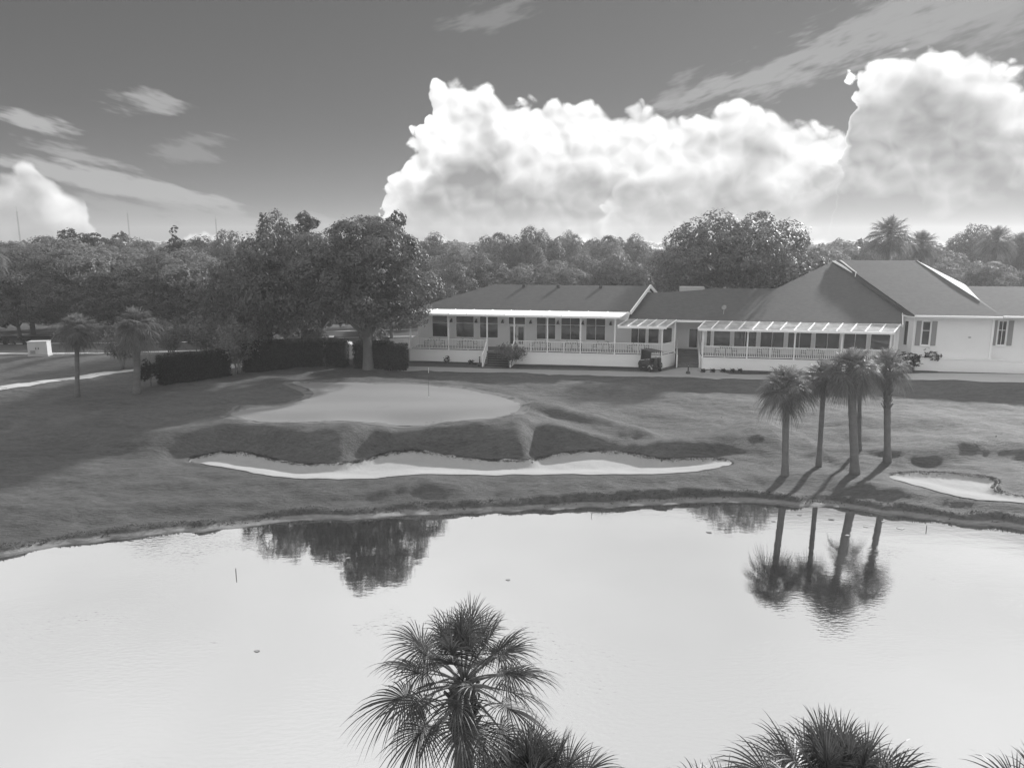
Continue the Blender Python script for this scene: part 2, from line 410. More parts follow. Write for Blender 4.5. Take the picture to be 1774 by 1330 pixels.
class MB:
    def __init__(s): s.v = []; s.f = []
    def add(s, vs, fs):
        o = len(s.v); s.v += [tuple(p) for p in vs]; s.f += [tuple(i + o for i in f) for f in fs]; return s
    def box(s, x0, x1, y0, y1, z0, z1):
        return s.add([(x0, y0, z0), (x1, y0, z0), (x1, y1, z0), (x0, y1, z0), (x0, y0, z1), (x1, y0, z1), (x1, y1, z1), (x0, y1, z1)],
                     [(0, 3, 2, 1), (4, 5, 6, 7), (0, 1, 5, 4), (1, 2, 6, 5), (2, 3, 7, 6), (3, 0, 4, 7)])
    def prism(s, pts, z0, z1):         # polygon in xy, counter-clockwise
        n = len(pts)
        return s.add([(x, y, z0) for x, y in pts] + [(x, y, z1) for x, y in pts],
                     [tuple(range(n - 1, -1, -1)), tuple(range(n, 2 * n))] + [(i, (i + 1) % n, n + (i + 1) % n, n + i) for i in range(n)])
    def slab(s, pts, th, direction=(0, 0, -1)):   # 3-D polygon thickened
        n = len(pts); d = Vector(direction) * th
        q = [tuple(Vector(p) + d) for p in pts]
        return s.add(list(pts) + q, [tuple(range(n)), tuple(range(2 * n - 1, n - 1, -1))] + [(i, n + i, n + (i + 1) % n, (i + 1) % n) for i in range(n)])
    def bar(s, a, b, w, h=None):       # square bar between two points
        a, b = Vector(a), Vector(b); h = h or w
        d = (b - a).normalized(); up = Vector((0, 0, 1)) if abs(d.z) < 0.95 else Vector((0, 1, 0))
        x = d.cross(up).normalized() * (w / 2); y = x.cross(d).normalized() * (h / 2)
        P = [a - x - y, a + x - y, a + x + y, a - x + y, b - x - y, b + x - y, b + x + y, b - x + y]
        return s.add(P, [(0, 3, 2, 1), (4, 5, 6, 7), (0, 1, 5, 4), (1, 2, 6, 5), (2, 3, 7, 6), (3, 0, 4, 7)])
    def tube(s, pts, rads, n=8, cap=True):
        pts = [Vector(p) for p in pts]; rings = []
        ref = None
        for i, p in enumerate(pts):
            d = (pts[min(i + 1, len(pts) - 1)] - pts[max(i - 1, 0)]).normalized()
            if ref is None:
                ref = Vector((1, 0, 0)) if abs(d.x) < 0.9 else Vector((0, 1, 0))
            x = (ref - d * ref.dot(d)).normalized(); y = d.cross(x); ref = x
            rings.append([p + (x * math.cos(2 * math.pi * k / n) + y * math.sin(2 * math.pi * k / n)) * rads[i] for k in range(n)])
        V = [q for r_ in rings for q in r_]
        Fs = [(i * n + k, i * n + (k + 1) % n, (i + 1) * n + (k + 1) % n, (i + 1) * n + k) for i in range(len(pts) - 1) for k in range(n)]
        if cap: Fs += [tuple(range(n - 1, -1, -1)), tuple((len(pts) - 1) * n + k for k in range(n))]
        return s.add(V, Fs)
    def lathe(s, prof, n=16, c=(0, 0, 0), axis='z'):
        V = []
        for r_, h in prof:
            for k in range(n):
                a = 2 * math.pi * k / n; p = (r_ * math.cos(a), r_ * math.sin(a), h)
                if axis == 'x': p = (p[2], p[0], p[1])
                V.append((p[0] + c[0], p[1] + c[1], p[2] + c[2]))
        Fs = [(i * n + k, i * n + (k + 1) % n, (i + 1) * n + (k + 1) % n, (i + 1) * n + k) for i in range(len(prof) - 1) for k in range(n)]
        Fs += [tuple(range(n - 1, -1, -1)), tuple((len(prof) - 1) * n + k for k in range(n))]
        return s.add(V, Fs)
    def mesh(s, name, mat, smooth=False): return mesh_np(name, s.v, s.f, mat, smooth)
    def build(s, name, mat, parent=None, smooth=False, **kw):
        o = link(name, s.mesh(name, mat, smooth), parent); return tag(o, **kw) if kw else o
def bevel(o, w=0.02, seg=2):
    m = o.modifiers.new('bevel', 'BEVEL'); m.width = w; m.segments = seg; m.limit_method = 'ANGLE'; return o

# ---------------------------------------------------------------- terrain
def sstep(a, b, x):
    t = np.clip((x - a) / (b - a), 0, 1); return t * t * (3 - 2 * t)
rngv = np.random.RandomState(7)
_perm = rngv.rand(256, 256)
def vnoise(x, y):
    xi, yi = np.floor(x).astype(int), np.floor(y).astype(int); fx, fy = x - xi, y - yi
    fx = fx * fx * (3 - 2 * fx); fy = fy * fy * (3 - 2 * fy)
    g = lambda a, b: _perm[a & 255, b & 255]
    return (g(xi, yi) * (1 - fx) + g(xi + 1, yi) * fx) * (1 - fy) + (g(xi, yi + 1) * (1 - fx) + g(xi + 1, yi + 1) * fx) * fy - 0.5
SHORE = [(-120, 6), (-70, 20), (-50, 26), (-38, 30)] + [tuple(at_z(*p, 0)[:2]) for p in
        [(0, 962), (100, 947), (200, 933), (400, 914), (520, 903), (650, 897), (850, 889), (1000, 882), (1130, 874), (1290, 870), (1450, 882), (1600, 902), (1774, 919)]] + [(34, 35.5), (46, 31), (70, 20), (120, 8)]
SX, SY = np.array([p[0] for p in SHORE]), np.array([p[1] for p in SHORE])
NEAR_BANK = 17.0
def pond_d(x, y):
    wob = vnoise(x * 0.9, y * 0.2 + 3) * 0.5 + vnoise(x * 0.27 + 9, y * 0.1) * 0.5
    far = y - np.interp(x, SX, SY) + wob
    return np.maximum(np.maximum(far, NEAR_BANK - y + vnoise(x * .5, 2 + 0 * y)), np.abs(x) - 58)
def L(*pts): return [tuple(at_z(*p)) for p in pts]
BUNK_UP = [(318, 797), (350, 789), (400, 784), (450, 789), (480, 799), (520, 804), (560, 806), (600, 804), (632, 797), (660, 790), (690, 786), (730, 785), (775, 790), (830, 797), (880, 799), (922, 799), (940, 790), (1000, 786), (1060, 786), (1110, 792), (1145, 798), (1180, 796), (1240, 795)]
BUNK_LO = [(1276, 803), (1240, 812), (1190, 819), (1130, 821), (1000, 821), (900, 823), (800, 823), (720, 823), (640, 829), (560, 831), (480, 827), (420, 816), (360, 806)]
BU, BL = [tuple(at_z(*p, 1.05)) for p in BUNK_UP], [tuple(at_z(*p, 1.05)) for p in BUNK_LO]
RB_UP = [(1535, 826), (1560, 820), (1610, 818), (1690, 823), (1726, 829), (1732, 836), (1722, 846), (1745, 856), (1790, 866), (1840, 872)]
RB_LO = [(1850, 884), (1774, 871), (1700, 866), (1650, 858), (1600, 846), (1565, 836)]
RU, RL = [tuple(at_z(*p, 0.9)) for p in RB_UP], [tuple(at_z(*p, 0.85)) for p in RB_LO]
GREEN = [(395, 715), (410, 719), (440, 722), (520, 724), (600, 723), (760, 721), (840, 722), (885, 716), (905, 705), (895, 695), (860, 686), (800, 676), (740, 671), (680, 669), (600, 668), (550, 668), (515, 671), (500, 673), (535, 677), (546, 683), (535, 691), (500, 698), (450, 701), (420, 706)]
GP = [tuple(at_z(*p, 3.05)[:2]) for p in GREEN]
FEAT = [
    BU, BL, RU, RL,
    L((385, 728, 2.85), (480, 735, 2.92), (600, 737, 2.92), (760, 733, 2.95), (870, 728, 2.97), (918, 712, 3.0)),
    L((400, 713, 3.0), (450, 712, 3.02), (600, 705, 3.05), (800, 700, 3.06), (890, 702, 3.05)), L((560, 680, 3.15), (700, 682, 3.15), (820, 690, 3.1)),
    L((908, 690, 3.05), (860, 676, 3.15), (760, 663, 3.25), (640, 660, 3.3), (560, 660, 3.32), (500, 668, 3.3)),
    L((600, 738, 2.9), (575, 770, 2.15), (560, 798, 1.25)), L((900, 735, 2.95), (890, 765, 2.2), (890, 792, 1.3)),
    L((510, 666, 3.3), (440, 680, 3.15), (380, 691, 3.05), (330, 698, 2.9), (260, 709, 2.7), (200, 718, 2.5)),
    L((500, 688, 3.0), (420, 697, 2.8), (340, 706, 2.55)),
    L((400, 704, 2.98), (330, 711, 2.72), (240, 724, 2.42), (170, 734, 2.2), (100, 750, 1.95)),
    L((370, 720, 2.55), (300, 730, 2.25), (220, 740, 2.0)),
    L((395, 732, 2.75), (340, 743, 2.45), (270, 751, 2.2), (200, 758, 2.0)),
    L((-250, 740, 2.1), (0, 760, 1.75), (100, 780, 1.5), (200, 800, 1.25), (300, 820, 1.1), (420, 836, 1.0)),
    L((-300, 880, 1.0), (0, 850, 0.95), (150, 862, 0.85), (300, 865, 0.78), (480, 862, 0.72)),
    L((285, 666, 3.0), (400, 650, 3.12), (480, 644, 3.35), (560, 640, 3.42), (605, 641, 3.35), (705, 644, 3.25)),
    L((600, 638, 3.3), (700, 638, 3.3), (1000, 644, 3.3), (1300, 653, 3.3), (1500, 657, 3.3), (1774, 664, 3.3), (2000, 668, 3.3)),
    L((-300, 705, 2.8), (0, 672, 2.95), (130, 656, 3.02), (230, 643, 3.06)), L((-100, 705, 2.5), (133, 688, 2.65), (240, 680, 2.8)),
    L((-60, 715, 2.4), (40, 713, 2.5), (100, 708, 2.55)),
    L((920, 660, 3.2), (1000, 661, 3.28), (1060, 663, 3.2)), L((960, 690, 2.75), (1040, 698, 2.5), (1120, 700, 2.4)),
    L((1150, 680, 2.75), (1300, 685, 2.7), (1600, 690, 2.65), (1774, 700, 2.5), (1950, 705, 2.5)),
    L((925, 702, 3.05), (970, 707, 2.98), (1020, 718, 2.75), (1070, 734, 2.42), (1110, 744, 2.15)),
    L((960, 722, 2.5), (1010, 735, 2.2), (1060, 747, 1.95)),
    L((908, 727, 3.02), (960, 732, 2.85), (1010, 744, 2.5), (1080, 761, 2.08), (1130, 768, 1.9), (1200, 765, 1.92), (1250, 755, 2.08), (1290, 743, 2.3), (1330, 738, 2.35)),
    L((1140, 752, 1.65), (1200, 745, 1.75), (1260, 735, 1.9)),
    L((930, 755, 2.0), (945, 778, 1.35)), L((1000, 772, 1.55), (1080, 782, 1.25)),
    L((1330, 738, 2.35), (1380, 744, 2.1), (1420, 737, 2.15), (1450, 729, 2.35), (1490, 721, 2.55), (1560, 718, 2.62), (1620, 722, 2.5), (1700, 736, 2.2), (1774, 745, 2.05)),
    L((1440, 712, 2.35), (1560, 706, 2.5), (1700, 715, 2.35), (1774, 722, 2.3)),
    L((1500, 750, 2.0), (1600, 750, 2.05)),
    L((1450, 776, 1.5), (1540, 772, 1.72), (1650, 760, 2.0), (1774, 752, 2.12), (1900, 752, 2.1)),
    L((1700, 808, 1.1), (1774, 812, 1.15), (1850, 830, 1.1)), L((1774, 838, 1.15), (1850, 850, 1.2)),
    L((1330, 822, 0.85), (1360, 824, 0.85), (1418, 810, 0.98), (1480, 824, 0.85), (1487, 788, 1.3), (1537, 804, 1.08)),
    L((560, 855, 0.72), (660, 846, 0.85), (740, 835, 1.12), (800, 843, 0.9), (1000, 848, 0.75), (1200, 846, 0.78), (1300, 856, 0.6)),
    L((1440, 848, 0.68), (1500, 838, 0.9), (1560, 846, 0.92), (1640, 868, 0.75), (1774, 884, 0.65)),
    L((880, 838, 0.85), (1000, 834, 0.92), (1150, 834, 0.9), (1260, 826, 0.9)),
]
RIDGES = [
    (L((908, 727, 3.02), (960, 732, 2.85), (1010, 744, 2.5), (1080, 761, 2.08), (1130, 768, 1.9), (1200, 765, 1.92), (1250, 755, 2.08), (1290, 743, 2.3), (1330, 738, 2.35)), 0.30, 0.9),
    (L((925, 702, 3.05), (970, 707, 2.98), (1020, 718, 2.75), (1070, 734, 2.42), (1110, 744, 2.15)), 0.26, 0.9),
    (L((510, 666, 3.3), (440, 680, 3.15), (380, 691, 3.05), (330, 698, 2.9), (260, 709, 2.7), (200, 718, 2.5)), 0.24, 0.9),
    (L((400, 704, 2.98), (330, 711, 2.72), (240, 724, 2.42), (170, 734, 2.2), (100, 750, 1.95)), 0.22, 0.8),
    (L((395, 732, 2.75), (340, 743, 2.45), (270, 751, 2.2), (200, 758, 2.0)), 0.28, 0.9),
    (L((1420, 737, 2.15), (1450, 729, 2.35), (1490, 721, 2.55), (1560, 718, 2.62), (1620, 722, 2.5), (1700, 736, 2.2), (1774, 745, 2.05)), 0.12, 1.2),
    (L((1450, 776, 1.5), (1540, 772, 1.72), (1650, 760, 2.0), (1774, 752, 2.12)), 0.10, 1.2),
    (L((1560, 800, 1.2), (1620, 790, 1.4), (1680, 775, 1.6)), 0.16, 0.5),
    (L((640, 752, 2.4), (625, 780, 1.6)), -0.3, 0.6), (L((935, 750, 2.3), (950, 775, 1.5)), -0.35, 0.6),
    (L((960, 722, 2.5), (1010, 735, 2.2), (1060, 747, 1.95)), -0.15, 0.8),
    (L((700, 838, 1.0), (740, 834, 1.12), (800, 838, 1.0)), 0.2, 1.2), (L((1480, 842, .9), (1540, 842, .95)), 0.15, 1.0),
    (L((900, 850, .8), (1050, 842, .9), (1200, 842, .8)), 0.12, 0.7),
]
def poly_d(X, Y, pts, zs=True):
    best = np.full(X.shape, 1e9); zb = np.zeros(X.shape)
    for a, b in zip(pts[:-1], pts[1:]):
        ex, ey = b[0] - a[0], b[1] - a[1]; l2 = ex * ex + ey * ey + 1e-9
        t = np.clip(((X - a[0]) * ex + (Y - a[1]) * ey) / l2, 0, 1)
        d = (X - a[0] - t * ex) ** 2 + (Y - a[1] - t * ey) ** 2
        k = d < best; best = np.where(k, d, best)
        if zs: zb = np.where(k, a[2] + t * (b[2] - a[2]), zb)
    return np.sqrt(best), zb
def inside(X, Y, poly):
    r = np.zeros(X.shape, bool); n = len(poly)
    for i in range(n):
        x0, y0 = poly[i][:2]; x1, y1 = poly[(i + 1) % n][:2]
        if y0 == y1: continue
        c = ((y0 > Y) != (y1 > Y)) & (X < (x1 - x0) * (Y - y0) / (y1 - y0) + x0); r ^= c
    return r
PATH_X = np.array([-60, -10.5, 6, 21, 31, 43, 80]); PATH_Y = np.array([70.5, 69.6, 67.2, 64.8, 64.2, 62.2, 57])
def height(X, Y):
    d = pond_d(X, Y)
    num = 1.1 * np.ones(X.shape) * (1 / 9.0 ** 3); den = np.full(X.shape, 1 / 9.0 ** 3)
    lip = 0.34
    w = 1 / (np.abs(d - 1.3) ** 2 + 0.4) ** 1.5; w = np.where(d < 1.3, 6.0, w); num += w * lip; den += w
    for f in FEAT:
        dd, zz = poly_d(X, Y, f); w = 1 / (dd * dd + 0.5) ** 1.5; num += w * zz; den += w
    z = num / den
    for pts, amp, wd in RIDGES:
        dd, _ = poly_d(X, Y, pts); z = z + 0.85 * amp * np.exp(-(dd / (wd * 1.2)) ** 2)
    far = sstep(-1.5, 1.5, Y - np.interp(X, PATH_X, PATH_Y)) * (X > -11) + sstep(70, 78, Y) * (X <= -11)
    z = z + (3.3 - 0.25 * sstep(-11, -30, X) - z) * np.clip(far, 0, 1)
    z = z + (3.0 - z) * sstep(48, 90, np.abs(X)) * (Y > 30)
    # rough undulation and tussocks
    smooth_zone = np.clip(far, 0, 1)
    gi = inside(X, Y, GP)
    rough = (1 - 0.9 * smooth_zone) * np.where(gi, 0.0, 1.0)
    z = z + rough * (vnoise(X * 0.45, Y * 0.7) * 0.18 + vnoise(X * 0.9, Y * 2.0) * 0.11 + vnoise(X * 1.8 + 5, Y * 3.8) * 0.085)
    # bunkers sink, steep at their upper lips
    for up, lo, dep in ((BU, BL, 0.36), (RU, RL, 0.26)):
        ins = inside(X, Y, up + lo)
        du, _ = poly_d(X, Y, up, False); dl, _ = poly_d(X, Y, lo, False)
        edge_z = 1.05 if up is BU else 0.88; z = z + (edge_z + 0.25 * (z - edge_z) - z) * np.where(ins, 1.0, np.exp(-(np.minimum(du, dl) / 0.55) ** 2))
        sandz = z - dep * sstep(0.0, 0.5, du) * sstep(0, 2.4, dl) + vnoise(X * 0.8, Y * 1.2) * 0.07 * sstep(0, 0.8, np.minimum(du, dl)) - rough * (vnoise(X * 2.9 + 5, Y * 3.6) * 0.03)
        z = np.where(ins, sandz, z)
        lipb = np.where(~ins, 0.05 * np.exp(-(du / 0.5) ** 2), 0); z = z + lipb
    # near bank, then the shore: mud shelf, undercut lip, pond bed
    z = np.where(Y < NEAR_BANK + 1, np.minimum(z, 0.9), z)
    mud = np.interp(d, [-8, -2, -0.6, 0, 0.3, 0.6], [-1.8, -0.7, -0.16, 0.0, 0.05, 0.10]) + vnoise(X * 2, Y * 2) * 0.05
    k = sstep(0.42, 0.75, d + vnoise(X * 1.1, Y * 0.5) * 0.7)
    return mud + (z - mud) * k
def axis(fine0, fine1, step, lo, hi, grow=1.22):
    a = list(np.arange(fine0, fine1 + 1e-6, step)); s = step; x = fine1
    while x < hi: s *= grow; x += s; a.append(min(x, hi))
    s = step; x = fine0; b = []
    while x > lo: s *= grow; x -= s; b.append(max(x, lo))
    return np.array(b[::-1] + a)
GX = axis(-46, 46, 0.22, -1200, 1200); GY = axis(34.0, 77, 0.2, -60, 1200)
XX, YY = np.meshgrid(GX, GY)
ZZ = height(XX, YY)
def gz(x, y):
    i = min(max(np.searchsorted(GX, x) - 1, 0), len(GX) - 2); j = min(max(np.searchsorted(GY, y) - 1, 0), len(GY) - 2)
    fx = (x - GX[i]) / (GX[i + 1] - GX[i]); fy = (y - GY[j]) / (GY[j + 1] - GY[j])
    return float((ZZ[j, i] * (1 - fx) + ZZ[j, i + 1] * fx) * (1 - fy) + (ZZ[j + 1, i] * (1 - fx) + ZZ[j + 1, i + 1] * fx) * fy)
def grid_faces(nx, ny):
    i, j = np.meshgrid(np.arange(nx - 1), np.arange(ny - 1)); a = (j * nx + i).ravel()
    return np.stack([a, a + 1, a + nx + 1, a + nx], 1)
g = link('ground', mesh_np('ground', np.stack([XX.ravel(), YY.ravel(), ZZ.ravel()], 1), grid_faces(len(GX), len(GY)), M['grass'], True))
tag(g, 'rolling rough grass of the golf course sloping down to the pond', 'ground', kind='structure')
def sheet(name, poly, off, mat, step, label, zf=None, cat='ground'):
    bm = bmesh.new(); bm.faces.new([bm.verts.new((p[0], p[1], 0)) for p in poly])
    xs = [p[0] for p in poly]; ys = [p[1] for p in poly]
    for ax, lo, hi in ((0, min(xs), max(xs)), (1, min(ys), max(ys))):
        c = lo + step
        while c < hi - step * 0.3:
            co = [0, 0, 0]; no = [0, 0, 0]; co[ax] = c; no[ax] = 1
            bmesh.ops.bisect_plane(bm, geom=bm.verts[:] + bm.edges[:] + bm.faces[:], dist=1e-5, plane_co=co, plane_no=no)
            c += step
    bmesh.ops.triangulate(bm, faces=[f for f in bm.faces if len(f.verts) > 4])
    for v in bm.verts: v.co.z = (zf or gz)(v.co.x, v.co.y) + off
    bmesh.ops.recalc_face_normals(bm, faces=bm.faces[:])
    me = bpy.data.meshes.new(name); bm.to_mesh(me); bm.free(); me.materials.append(mat)
    if me.polygons and sum(p.normal.z for p in me.polygons) < 0: me.flip_normals()
    me.polygons.foreach_set('use_smooth', np.ones(len(me.polygons), bool)); me.update()
    o = link(name, me); return tag(o, label, cat, kind='structure')
def smooth_poly(P, it=2):
    for _ in range(it):
        Q = []
        for i in range(len(P)):
            a, b = Vector(P[i][:2]), Vector(P[(i + 1) % len(P)][:2]); Q += [tuple(a * .75 + b * .25), tuple(a * .25 + b * .75)]
        P = Q
    return P
def ragged(P, amp):
    return [(x + amp * float(vnoise(np.array([x * 3.1]), np.array([y * 3.1]))[0]), y + amp * float(vnoise(np.array([x * 3.1 + 40]), np.array([y * 3.1]))[0])) for x, y in P]
def offset_poly(P, d):
    n = len(P); A = sum(P[i][0] * P[(i + 1) % n][1] - P[(i + 1) % n][0] * P[i][1] for i in range(n)); s = 1 if A > 0 else -1
    Q = []
    for i in range(n):
        a, b = Vector(P[i - 1][:2]), Vector(P[(i + 1) % n][:2]); t = (b - a).normalized(); Q.append((P[i][0] + s * t.y * d, P[i][1] - s * t.x * d))
    return Q
G2 = smooth_poly(GP, 2)
sheet('green_fringe', offset_poly(G2, 0.75), 0.012, M['fringe'], 0.5, 'mown collar of grass around the putting green')
sheet('putting_green', G2, 0.024, M['green'], 0.5, 'smooth pale putting green on the raised plateau')
sheet('bunker_sand', ragged(smooth_poly(BU + BL, 2), 0.28), 0.032, M['sand'], 0.22, 'long winding sand bunker below the putting green', cat='bunker')
sheet('bunker_sand', ragged(smooth_poly(RU + RL, 2), 0.2), 0.032, M['sand'], 0.22, 'smaller sand bunker beside the four palms', cat='bunker')
# water
wv = MB(); wv.add([(-70, NEAR_BANK - 6, 0), (70, NEAR_BANK - 6, 0), (70, 46, 0), (-70, 46, 0)], [(0, 1, 2, 3)])
tag(wv.build('pond_water', M['water']), 'still pond mirroring bright sky, trees and palms', 'water', kind='structure')
def strip(name, pts, w, off, mat, label, cat, step=1.0):
    P = [Vector(p[:2]) for p in pts]; Lf, Rt = [], []
    for i, p in enumerate(P):
        t = (P[min(i + 1, len(P) - 1)] - P[max(i - 1, 0)]).normalized(); nn = Vector((-t.y, t.x))
        ww = w[i] if isinstance(w, (list, tuple)) else w
        Lf.append(tuple(p + nn * ww / 2)); Rt.append(tuple(p - nn * ww / 2))
    return sheet(name, Rt + Lf[::-1], off, mat, step, label, cat=cat)
strip('footpath', [(-14, 69.9), (-10, 69.3), (0, 67.9), (6, 67.1), (14, 66.0), (21, 64.8), (26, 64.4), (33, 63.9)], 2.1, 0.035, M['concrete'], 'concrete footpath running along the front of the clubhouse', 'path', 0.5)
sheet('driveway', [(31.2, 64.6), (33.5, 63.5), (43.5, 61.9), (60, 59), (60, 64.2), (47, 66.0), (37, 66.7), (34.2, 65.9)], 0.05, M['light_concrete'], 0.5, 'pale concrete apron beside the low white wall', cat='path')
sheet('entry_paving', [(12.6, 66.4), (19.6, 65.4), (18.6, 69.3), (16.0, 69.7)], 0.06, M['concrete'], 0.5, 'concrete paving leading to the brick ramp', cat='path')
strip('cart_path', [(-75, 52), (-52, 59.5)] + [tuple(at_z(x, y, 3.0)[:2]) for x, y in ((0, 671), (70, 662), (130, 655), (190, 647), (235, 642))] + [(-30, 72.5), (-24, 75)], 2.2, 0.035, M['light_concrete'], 'narrow pale cart path curving past the two lawn palms', 'path', 0.6)
strip('road', [(-140, 97.5), (-60, 91.5), (-40, 92.5), (-22, 96), (30, 99), (90, 96)], 6.0, 0.03, M['asphalt'], 'dark asphalt road before the dense trees', 'road', 2.0)
strip('road_kerb', [(-140, 93.4), (-60, 87.6), (-40, 88.9), (-22, 92.2), (30, 95)], 0.6, 0.12, M['light_concrete'], 'pale kerb on the lawn side of the road', 'kerb', 1.5)
strip('road_kerb', [(-140, 101.2), (-60, 95.2), (-40, 96.2), (-22, 99.7), (30, 102.6)], 0.5, 0.12, M['light_concrete'], 'pale kerb on the wooded side of the road', 'kerb', 1.5)
strip('sidewalk', [(-120, 82), (-61, 80.3), (-45, 80.6), (-33, 83)], 0.9, 0.03, M['light_concrete'], 'thin pale sidewalk across the lawn beside the utility cabinet', 'path', 1.0)
sheet('parking_lot', [(-33, 77.5), (-12, 75.5), (-13, 90), (-36, 88)], 0.02, M['asphalt'], 2.0, 'asphalt parking lot behind the long hedge', cat='road')
# ---------------------------------------------------------------- vegetation
def leaf_quads(C, Nrm, L_, rs, wid=0.5, lift=0.0):
    n = len(C)
    Nn = Nrm + rs.normal(0, 0.38, (n, 3)); Nn /= np.linalg.norm(Nn, axis=1, keepdims=True) + 1e-9
    t = rs.normal(0, 1, (n, 3)); t -= Nn * (t * Nn).sum(1, keepdims=True); t /= np.linalg.norm(t, axis=1, keepdims=True) + 1e-9
    b = np.cross(Nn, t); Ls = (L_ * rs.uniform(0.6, 1.4, (n, 1)))
    t = t * Ls * 0.5; b = b * Ls * 0.5 * wid
    V = np.stack([C - t, C + b, C + t, C - b], 1).reshape(-1, 3)
    Fq = np.arange(n * 4).reshape(-1, 4)
    return V, Fq
def crown_mesh(name, seed, rx, rz, zc, nl, nleaf, leaf, mat, flat=0.35, lobe=(0.24, 0.40), gap=0.0, shape='round'):
    """lobed crown about (0,0,zc); returns mesh and lobe centres"""
    rs = np.random.RandomState(seed)
    cs, rr = [], []
    while len(cs) < nl:
        d = rs.normal(0, 1, 3); d /= np.linalg.norm(d)
        if d[2] < -flat: continue
        f = rs.uniform(0.3, 0.86)
        if shape == 'cone':
            h = rs.uniform(-0.9, 1.0); a = rs.uniform(0, 6.283); q = (1.0 - h) / 2 * rs.uniform(0.5, 0.95)
            c = np.array([math.cos(a) * rx * q, math.sin(a) * rx * q, h * rz]); r_ = rx * (0.16 + 0.22 * (1 - h) / 2)
        else:
            c = d * f * np.array([rx, rx, rz]); r_ = min(rx, rz * 1.1) * rs.uniform(*lobe)
        cs.append(c); rr.append(r_)
    cs, rr = np.array(cs), np.array(rr)
    wts = rr ** 2 / (rr ** 2).sum()
    Cs, Ns = [], []
    for c, r_, w in zip(cs, rr, wts):
        k = int(nleaf * w)
        # leaves gather in sprays on the lobe, leaving notches between them
        ns = max(6, k // 14)
        sd = rs.normal(0, 1, (ns, 3)); sd[:, 2] += 0.25; sd /= np.linalg.norm(sd, axis=1, keepdims=True)
        idx = rs.randint(0, ns, k)
        d = sd[idx] + rs.normal(0, 0.17, (k, 3)); d /= np.linalg.norm(d, axis=1, keepdims=True)
        rad = r_ * (rs.uniform(0.72, 1.08, ns)[idx] + rs.normal(0, 0.05, k) + (rs.rand(k) < 0.06) * 0.16)
        P = c + d * rad[:, None] * np.array([1, 1, 0.82])
        keep = np.ones(k, bool)
        for c2, r2 in zip(cs, rr):
            if c2 is c: continue
            keep &= (np.linalg.norm((P - c2) / np.array([1, 1, 0.82]), axis=1) > r2 * 0.62)
        Cs.append(P[keep]); Ns.append(d[keep])
    C = np.concatenate(Cs); Nn = np.concatenate(Ns); C[:, 2] += zc
    V, Fq = leaf_quads(C, Nn + np.array([0, 0, 0.3]), leaf, rs)
    return mesh_np(name, V, Fq, mat), cs + np.array([0, 0, zc]), rr
def trunk_mesh(name, seed, h0, r0, targets, mat, lean=0.0, stems=1, nlimb=9):
    rs = random.Random(seed); b = MB()
    for s_ in range(stems):
        a = rs.uniform(0, 6.28); off = Vector((math.cos(a), math.sin(a), 0)) * (0.25 * (stems > 1))
        top = Vector((lean, 0, h0)) + off * 2.0
        b.tube([off + Vector((0, 0, -0.35)), off * 1.05 + Vector((0, 0, 0.12)), off * 1.2 + Vector((lean * .3, 0, h0 * .4)), top], [r0 * 1.55, r0 * 1.12, r0 * 0.92, r0 * 0.8], 10)
        tg = sorted(targets, key=lambda t: rs.random())[:nlimb]
        for t in tg:
            t = Vector(t); st = top - Vector((0, 0, rs.uniform(0, h0 * .12)))
            mid = st.lerp(t, 0.45) + Vector((rs.uniform(-.3, .3), rs.uniform(-.3, .3), rs.uniform(-.2, .4)))
            b.tube([st, mid, t], [r0 * 0.55, r0 * 0.3, r0 * 0.08], 6, False)
    return b.mesh(name, mat, True)
class Kind: pass
def make_kind(seed, rx, rz, zc, nl, nleaf, leaf, mat, h0, r0, **kw):
    k = Kind(); k.rx = rx; k.top = zc + rz
    k.crown, cs, rr = crown_mesh('crown', seed, rx, rz, zc, nl, nleaf, leaf, M[mat], **kw)
    k.trunk = trunk_mesh('trunk', seed, h0, r0, cs, M['bark'])
    return k
K = {
    'oakA': make_kind(11, 7.6, 5.6, 7.4, 84, 58000, 0.30, 'oak', 2.6, 0.36, flat=0.85, lobe=(0.22, 0.36)),
    'oakB': make_kind(12, 7.4, 5.8, 7.4, 82, 56000, 0.31, 'oak', 2.6, 0.34, flat=0.85, lobe=(0.20, 0.34)),
    'oakC': make_kind(13, 7.8, 5.2, 7.4, 80, 54000, 0.32, 'oak_light', 2.6, 0.32, flat=0.85, lobe=(0.22, 0.36)),
    'oakD': make_kind(14, 7.0, 6.0, 7.0, 88, 54000, 0.32, 'oak_light', 2.4, 0.32, flat=0.85, lobe=(0.18, 0.32)),
    'pineA': make_kind(15, 3.4, 3.0, 12.0, 20, 9000, 0.30, 'pine', 8.0, 0.24, lobe=(0.2, 0.38), flat=0.5),
    'pineB': make_kind(16, 2.6, 4.2, 10.0, 40, 9000, 0.28, 'pine', 5.0, 0.2, shape='cone'),
}
def place_tree(kind, px, top_py, wpx, Y, rz, label, cat='tree', group=None, name='broadleaf_tree', base=None):
    k = K[kind]; p = at_y(px, top_py, Y)
    zb = gz(p.x, Y) if base is None else base
    fw = Y * CP + (CAM_H - 9) * SP
    sx = (wpx * fw / FPX) / (2 * k.rx); sz = (p.z - zb) / (k.top + 0.3)
    e = empty(name, (p.x, Y, zb), rz, label, cat, group)
    e.scale = (sx, sx, sz)
    link('trunk', k.trunk, e); link('crown', k.crown, e)
    return e
rr_ = random.Random(5)
